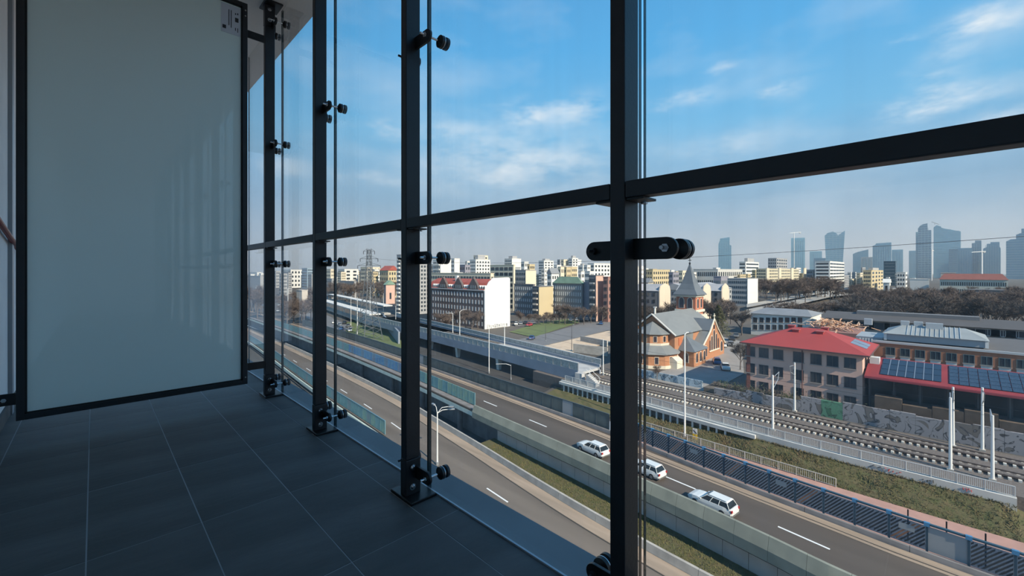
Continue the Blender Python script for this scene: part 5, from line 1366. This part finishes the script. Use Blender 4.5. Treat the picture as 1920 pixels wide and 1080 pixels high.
patch([(1200, 708), (1330, 735), (1395, 700), (1390, 640), (1350, 630), (1260, 690)], 'churchyard', mat('churchyard_paving', (.28, .26, .24), .9, 0, .1, .4), 'grey paved churchyard', -22.3, 'paving')
patch([(1400, 592), (1560, 556), (1700, 541), (1700, 537), (1560, 549), (1400, 580)], 'street_2', mat('pale_street', (.34, .32, .29), .9, 0, .1, .1), 'pale street running through the bare trees', -22.2, 'road')
patch([(1400, 576), (1560, 546), (1640, 538), (1640, 535), (1560, 542), (1400, 570)], 'street_3', mat('pale_street', (.34, .32, .29), .9), 'second pale lane behind the street through the trees', -22.15, 'road')
# rail platform canopies on the left
for a, b, dz, lab in (((628, 552), (736, 574), 0, 'long white platform canopy, upper of the two'), ((614, 563), (714, 590), 0, 'long white platform canopy, lower of the two')):
    z = -19.2; P0, P1 = Vector((*ground(*a, z), z)), Vector((*ground(*b, z), z)); d_ = P1 - P0; n_ = Vector((d_.y, -d_.x, 0)).normalized()
    t = thing('platform_canopy', ((P0.x+P1.x)/2, (P0.y+P1.y)/2, -25), lab, 'canopy')
    MB().obox(P0, d_, n_*5, (0, 0, .5)).build('roof', white_w, t)
    for k in range(9):
        p = P0 + d_*(k+.5)/9 + n_*2.5; MB().cyl((p.x, p.y, -25.2), (p.x, p.y, z), .16, 6).build('column', white_steel, t)
    MB().obox(P0 + n_*1 - Vector((0, 0, 4.6)), d_, n_*3.6, (0, 0, .9)).build('platform', concrete, t)
X, Y = ground(575, 572, -25); t = thing('platform_canopy', (X, Y, -25), 'white open pavilion roof between the far posts', 'canopy')
MB().box(X-4, X+4, Y-6, Y+6, -15.6, -15.1).build('roof', white_w, t)
for dx in (-3.6, 3.6):
    for dy in (-5.5, 0, 5.5): MB().cyl((X+dx, Y+dy, -25.2), (X+dx, Y+dy, -15.6), .2, 6).build('column', white_steel, t)
# walls of an underpass on the right of the viaduct
for (a, b, h, lab) in (((1076, 660), (1140, 668), 2.6, 'grey concrete underpass wall beyond the viaduct end'), ((1090, 640), (1140, 650), 2.0, 'short concrete wall behind the underpass')):
    P0, P1 = Vector((*ground(*a), -25)), Vector((*ground(*b), -25)); d_ = P1-P0; n_ = Vector((d_.y, -d_.x, 0)).normalized()*.5
    o = MB().obox(P0, d_, n_, (0, 0, h)).build('concrete_wall', concrete); tag(o, lab, 'wall')
P0, P1 = Vector((*ground(720, 606), -25)), Vector((*ground(750, 645), -25)); d_ = P1-P0; n_ = Vector((d_.y, -d_.x, 0)).normalized()*.6
o = MB().obox(P0, d_, n_, (0, 0, 4.2)).build('concrete_wall', v_beam); tag(o, 'grey ramp wall at the right end of the pylon lawn', 'wall')

# ================================================================== CARS
def car_mats(): 
    return {'white': mat('car_white', (.72, .72, .70), .25, 0, coat=.6), 'silver': mat('car_silver', (.42, .43, .44), .3, .4, coat=.4), 'blue': mat('car_blue', (.04, .10, .24), .3, 0, coat=.5),
            'red': mat('car_red', (.42, .04, .06), .3, 0, coat=.5), 'black': mat('car_black', (.025, .027, .03), .3, 0, coat=.5), 'grey': mat('car_grey', (.18, .19, .20), .3, .2, coat=.5)}
CM = car_mats()
carglass = mat('car_glass', (.018, .022, .026), .08); tyre = mat('tyre', (.015, .015, .016), .8); hub = mat('wheel_hub', (.40, .41, .42), .35, .7)
lampR = mat('tail_lamp', (.35, .02, .02), .3); lampW = mat('head_lamp', (.65, .67, .68), .15)
def make_car(name, label, paint, wagon=True, detail=True, cat='car', L=4.6, W=1.8, Hh=1.5, loc=(0, 0, 0), heading=0.0, group=None):
    """heading: rotation about z, nose towards +Y before turning"""
    r = thing(name, (0, 0, 0), label, cat, group)
    # stations along the length: y, half width, floor z, belt z
    st_ = [(-L/2, .74, .42, .80), (-L/2+.12, .84, .26, .95), (-1.45, .90, .20, .98), (-.4, .90, .20, .96), (.55, .90, .20, .93), (1.2, .89, .20, .95), (1.75, .85, .22, .90), (L/2-.14, .76, .28, .80), (L/2, .64, .38, .66)]
    secs = []
    for y, hw_, z0, z1 in st_:
        secs.append([(-hw_*.92, y, z0), (hw_*.92, y, z0), (hw_, y, z0+.22), (hw_*.98, y, (z0+z1)/2+.08), (hw_*.90, y, z1), (-hw_*.90, y, z1), (-hw_*.98, y, (z0+z1)/2+.08), (-hw_, y, z0+.22)])
    MB().sweep(secs).build('body', paint, r, smooth=False, bevel=.03 if detail else 0)
    # cabin
    ry0, ry1 = (-L/2+.22, .95) if wagon else (-1.35, .95)
    ty0, ty1 = (-L/2+.55, .20) if wagon else (-.75, .15)
    b0, b1, t0, t1 = .80, .82, .62, .62
    zb_, zt_ = .93, Hh
    gl = [(-b0, ry0, zb_), (b0, ry0, zb_), (b0, ry1, zb_-.05), (-b0, ry1, zb_-.05)]
    tp_ = [(-t0, ty0, zt_-.07), (t0, ty0, zt_-.07), (t0, ty1, zt_-.07), (-t0, ty1, zt_-.07)]
    g_ = MB().sweep([gl, tp_]).build('glasshouse', carglass, r)
    MB().sweep([[(-t0-.02, ty0-.05, zt_-.09), (t0+.02, ty0-.05, zt_-.09), (t0+.02, ty1+.06, zt_-.09), (-t0-.02, ty1+.06, zt_-.09)],
                [(-t0+.05, ty0+.06, zt_), (t0-.05, ty0+.06, zt_), (t0-.05, ty1-.10, zt_), (-t0+.05, ty1-.10, zt_)]]).build('roof', paint, r)
    for s in (-1, 1):
        if detail:
            for f0 in ((ry0, ty0), (ry0 + (ry1-ry0)*.36, ty0 + (ty1-ty0)*.34), (ry0 + (ry1-ry0)*.66, ty0 + (ty1-ty0)*.7), (ry1-.02, ty1)):
                MB().tube([(s*(b0+.005), f0[0], zb_-.03), (s*(t0+.01), f0[1], zt_-.06)], .035, 5).build('pillar', paint, r)
            MB().box(s*.93-.07, s*.93+.07, .72, .88, .90, 1.02).build('mirror', paint, r)
            if wagon: MB().tube([(s*.60, ty0+.1, zt_+.02), (s*.60, ty1-.1, zt_+.02)], .02, 5).build('roof_rail', mat('roof_rail', (.10, .10, .10), .4), r)
            MB().box(s*.70-.13, s*.70+.13, -L/2-.012, -L/2+.10, .68, .90).build('tail_lamp', lampR, r)
            MB().box(s*.55-.15, s*.55+.15, L/2-.20, L/2-.04, .56, .68).build('head_lamp', lampW, r)
        for y in (-1.35, 1.4):
            w = MB().cyl((s*.93, y, .32), (s*.70, y, .32), .32, 14 if detail else 8).build('wheel', tyre, r)
            if detail: MB().cyl((s*.935, y, .32), (s*.94, y, .32), .20, 12).build('hub_cap', hub, w)
    if detail:
        MB().box(-.28, .28, -L/2-.03, -L/2+.02, .52, .64).build('number_plate', lampW, r)
        MB().box(-.8, .8, -L/2-.02, -L/2+.1, .26, .42).build('rear_bumper', mat('bumper', (.12, .12, .12), .6), r)
    r.location = loc; r.rotation_euler = (0, 0, heading)
    return r
def hd(fx, y): return -math.atan2(fx(y+1)-fx(y-1), 2.0)
for px, py, lab, w in ((1338, 955, 'white estate car with roof rails nearest on the upper road', True), (1212, 889, 'white car on the upper road cut by the nearest post', True), (1112, 850, 'white estate car on the upper road left of the nearest post', True)):
    X, Y = ground(px, py, Z_U); o = make_car('car', lab, CM['white'], w, True, loc=(X+.2, Y+.2, Z_U+.01), heading=hd(cLane, Y)); o.scale = (1.04, 1.04, 1.04)
# small parked cars: one plain template per colour, copied
def simple(paint): return make_car('parked_car', '', paint, R.random() < .4, False, group='parked cars')
rows = [('car_park_1', -24.9, [(626, 606), (636, 611), (646, 607), (653, 613), (640, 618), (656, 621)], 'parked car in the lot left of the pylon lawn'),
        ('car_park_2', -24.9, [(471, 561), (479, 563), (487, 566), (476, 568), (485, 571)], 'parked car in the lot beside the frosted panel'),
        ('car_park_3', -24.85, [(968, 609), (977, 608), (985, 607.5)], 'parked car at the foot of the dark tenement'),
        ('yard', -22.3, [(1356, 650), (1370, 648), (1372, 638), (1380, 632), (1344, 681), (1360, 692)], 'parked car in the churchyard beside the pink building'),
        ('side', -24.9, [(1070, 602), (1080, 601), (1090, 602), (1100, 601), (1127, 608)], 'parked car along the street past the lawn'),
        ('gapcars', -24.9, [(521, 584), (523, 573), (519, 567)], 'parked car glimpsed between the panel post and its glass edge')]
cols = ['white', 'silver', 'black', 'grey', 'blue', 'white', 'silver']
kmc = {}
protos = {}
for c in ('white', 'silver', 'black', 'grey', 'blue'):
    protos[c] = None
for nm, z, pts_, lab in rows:
    for i, (px, py_) in enumerate(pts_):
        c = cols[i % len(cols)]; X, Y = ground(px, py_, z); l = c + ' ' + lab; an = -TH - math.atan(q_(px)) + R.uniform(-.08, .08)
        if protos[c] is None:
            o = simple(CM[c]); protos[c] = o; kmc[c] = kidmap_of(o); o.location = (X, Y, z); o.rotation_euler = (0, 0, an); o['label'] = l; o['group'] = lab.replace('parked car', 'cars parked')
        else: dup(protos[c], kmc[c], (X, Y, z), an, l, lab.replace('parked car', 'cars parked'))
X, Y = ground(997, 636, -24.95); make_car('car', 'dark blue car driving on the side street past the lawn', CM['blue'], False, True, loc=(X, Y, -24.93), heading=math.radians(-60))
X, Y = ground(993, 611, -24.85); make_car('car', 'red car parked at the end of the row by the dark tenement', CM['red'], False, True, loc=(X, Y, -24.83), heading=math.radians(-70))

# ================================================================== TREES
bark = mat('bark', (.13, .105, .09), .95, 0, .25, 2); twig = mat('twig', (.13, .098, .082), .95, 0, .3, .6); twig_d = mat('twig_dark', (.085, .07, .06), .95, 0, .3, .6)
def tree_meshes(seed, h, spread, ntw=520, tw=.045):
    rr = random.Random(seed); tr_, tg = MB(), MB(); ends = []
    def grow(p, v, L_, rad, lev):
        q = p + v*L_; 
        tr_.cyl(p, q, rad, 5 if lev < 2 else 3, rad*.65, caps=False)
        if lev >= 3: ends.append((p, q)); return
        for k in range(rr.choice((3, 3, 4)) if lev else 6):
            t = rr.uniform(.4, 1.0) if lev else rr.uniform(.4, 1.0)
            ax = Vector((rr.uniform(-1, 1), rr.uniform(-1, 1), rr.uniform(.15, 1.0) if lev < 2 else rr.uniform(-.2, .9))).normalized()
            nv = (v*.55 + ax*spread).normalized(); grow(p + v*L_*t, nv, L_*rr.uniform(.56, .78), rad*.5, lev+1)
    grow(Vector((0, 0, 0)), Vector((rr.uniform(-.05, .05), rr.uniform(-.05, .05), 1)).normalized(), h*.36, h*.018, 0)
    for i in range(ntw):
        p, q = rr.choice(ends); s = p + (q-p)*rr.uniform(.2, 1.0)
        v = ((q-p).normalized()*.6 + Vector((rr.uniform(-1, 1), rr.uniform(-1, 1), rr.uniform(-.5, 1)))).normalized()*h*rr.uniform(.05, .13)
        w = v.cross(Vector((rr.uniform(-1, 1), rr.uniform(-1, 1), .3))).normalized()*tw
        tg.add([s-w, s+w, s+v], [(0, 1, 2)])
        e = s + v*.5; v2 = (v + Vector((rr.uniform(-1, 1), rr.uniform(-1, 1), rr.uniform(-.3, .8)))*v.length*.8)*.6
        tg.add([e-w*.8, e+w*.8, e+v2], [(0, 1, 2)])
    return tr_.mesh('trunk', bark), tg
TV = []
for i in range(5):
    a, b = tree_meshes(100+i, 11.0, (.75, .9, .65, .85, 1.0)[i], 950, .045)
    TV.append((a, b.mesh('twigs', twig), b.mesh('twigs', twig_d)))
def tree(x, y, z, sc, lab, grp, dark=False, name='bare_tree'):
    a, b, c = R.choice(TV); r = thing(name, (x, y, z), lab, 'tree', grp)
    s = sc*R.uniform(.9, 1.2)*1.28
    r.rotation_euler = (0, 0, R.uniform(0, 6.28)); r.scale = (s*R.uniform(.9, 1.15), s*R.uniform(.9, 1.15), s)
    link_mesh('trunk', a, r); link_mesh('twigs', c if dark else b, r)
    return r
FOOT = []                                  # footprints to keep trees clear of
bpy.context.view_layer.update()
for o_ in list(SC.objects):
    if o_.parent is None and o_.get('category') in ('building', 'church', 'viaduct', 'canopy', 'shed', 'car', 'pylon', 'wall') and o_.type == 'EMPTY':
        cs = [o_.matrix_world @ ch_.matrix_local @ Vector(c_) for ch_ in o_.children if ch_.type == 'MESH' for c_ in ch_.bound_box]
        if cs: FOOT.append((min(c_.x for c_ in cs), max(c_.x for c_ in cs), min(c_.y for c_ in cs), max(c_.y for c_ in cs)))
def clear(x, y, m): return not any(a_-m < x < b_+m and c_-m < y < d_+m for a_, b_, c_, d_ in FOOT)
def grove(px0, px1, d0, d1, n, sc, lab, grp, z=-22.5, dark=False):
    for k in range(n):
        px = px0 + (px1-px0)*(k + R.uniform(.1, .9))/n; 
        for _t in range(25):
            X, Y = at_d(px + R.uniform(-2, 2)*_t*.3, R.uniform(d0, d1))
            if clear(X, Y, 4.0*sc): break
        else: continue
        tree(X, Y, z, sc, lab, grp, dark)
grove(1590, 1925, 152, 175, 26, 1.0, 'bare brown tree in the front row of the grove behind the grey hall', 'grove behind the grey hall, front', dark=True)
grove(1600, 1925, 180, 240, 34, 1.1, 'bare brown tree deeper in the grove behind the grey hall', 'grove behind the grey hall, back')
grove(1600, 1925, 235, 305, 24, 1.05, 'bare tree at the far edge of the grove before the skyscrapers', 'grove far edge')
grove(1380, 1570, 300, 420, 40, 1.35, 'bare tree in the park between church and pale street', 'park trees right of the church')
grove(1440, 1600, 172, 190, 10, .8, 'bare tree along the pale street behind the white house', 'trees along the pale street')
grove(1352, 1400, 128, 150, 6, .85, 'bare tree close behind the church tower', 'trees behind the church', dark=True)
grove(1205, 1275, 135, 165, 9, .85, 'bare tree behind the church nave', 'trees behind the nave', dark=True)
grove(1300, 1375, 165, 195, 9, .9, 'bare tree before the pointed gables', 'trees before the gables')
grove(545, 590, 200, 300, 10, 1.1, 'bare tree behind the upper road between the far posts', 'trees between the far posts', -25)
grove(612, 745, 290, 420, 22, 1.35, 'bare tree beyond the pylon lawn and the platforms', 'trees beyond the pylon', -25)
grove(468, 492, 220, 330, 6, 1.2, 'bare tree seen beside the frosted panel', 'trees beside the panel', -25)
grove(528, 545, 180, 260, 4, .9, 'bare tree seen just right of the panel post', 'trees right of the panel post', -25)
grove(820, 905, 172, 182, 7, .8, 'bare street tree before the dark tenement', 'trees before the tenement', -25)
grove(966, 1065, 196, 208, 16, .45, 'low reddish bare shrub tree at the back of the lawn', 'shrub trees behind the lawn', -25)
grove(1040, 1135, 198, 212, 9, .75, 'bare street tree before the verdigris-roofed tenement', 'trees before the ornate tenement', -25)
grove(1410, 1620, 300, 380, 16, 1.1, 'far bare tree below the yellow apartment wall', 'far trees below the yellow wall')
X, Y = at_d(1388, 96); tree(X, Y, -22.4, .55, 'dark bare tree between the church and the pink building', None, True)
X, Y = at_d(1232, 86); tree(X, Y, -22.2, .3, 'small bare sapling in front of the apse', None)
# evergreen by the tower
eg = MB(); X, Y = at_d(1347, 131)
for k in range(2600):
    t = R.random(); a = R.uniform(0, 6.28); rad = 4.0*(1-t)**.7*R.uniform(.35, 1); x, y, z = X+math.cos(a)*rad, Y+math.sin(a)*rad, -20 + 9.5*t
    v = Vector((R.uniform(-1, 1), R.uniform(-1, 1), R.uniform(-.4, .6)))*.55; w = v.cross(Vector((0, 0, 1))).normalized()*.16
    eg.tri(Vector((x, y, z))-w, Vector((x, y, z))+w, Vector((x, y, z))+v)
t = thing('evergreen_tree', (X, Y, -22.5), 'dark green and yellowish evergreen tree right of the church tower', 'tree')
eg.build('foliage', mat('evergreen', (.055, .07, .028), .9, 0, 0, .5, col2=(.14, .13, .04)), t); MB().cyl((X, Y, -22.5), (X, Y, -12), .3, 8, .08).build('trunk', bark, t)
# scrub on the bank behind the graffiti wall
def bush(x, y, z, s, lab, grp, m):
    b = MB()
    for k in range(160):
        v = Vector((max(-1.5, min(1.5, R.gauss(0, 1)))*.8, R.gauss(0, 1), abs(R.gauss(0, .8))))*s*.5; e = v + Vector((R.uniform(-1, 1), R.uniform(-1, 1), R.uniform(-.3, 1)))*s*.4
        w = (e-v).cross(Vector((R.uniform(-1, 1), R.uniform(-1, 1), 1))).normalized()*.05
        b.tri(Vector((x, y, z))+v-w, Vector((x, y, z))+v+w, Vector((x, y, z))+e)
    b.v = [(vx, vy, max(vz, z)) for vx, vy, vz in b.v]
    o = b.build('scrub_bush', m); tag(o, lab, 'bush', grp)
for k in range(18):
    bush(R.uniform(82.8, 83.6), 8 + k*1.25 + R.uniform(-.4, .4), -21.5, R.uniform(.8, 1.5), 'brown scrub bush behind the graffiti wall below the pink building', 'scrub behind the graffiti wall', twig_d if k % 2 else mat('scrub_green', (.07, .09, .045), .9))
for k in range(14):
    bush(R.uniform(82.4, 83.2), 6 - k*1.3 + R.uniform(-.4, .4), -21.5, R.uniform(.6, 1.0), 'brown scrub bush behind the graffiti wall below the solar roof', 'scrub below the solar roof', twig_d)

# ================================================================== HAZE over the distant city
hz = bpy.data.materials.new('city_haze'); hz.use_nodes = True; nt = hz.node_tree; nt.nodes.clear()
_o = nt.nodes.new('ShaderNodeOutputMaterial'); _v = nt.nodes.new('ShaderNodeVolumeScatter'); _v.inputs['Density'].default_value = .00034; _v.inputs['Color'].default_value = (.72, .88, 1.0, 1)
_v.inputs['Anisotropy'].default_value = .1
nt.links.new(_v.outputs[0], _o.inputs['Volume'])
fw_, rt_ = Vector((S, C, 0)), Vector((C, -S, 0)); b0 = fw_*700 - rt_*5200 + Vector((0, 0, -24))
o = MB().obox(b0, fw_*4800, rt_*10400, (0, 0, 290)).build('haze', hz)
tag(o, 'thin bluish haze lying over the distant city', 'haze', kind='stuff')
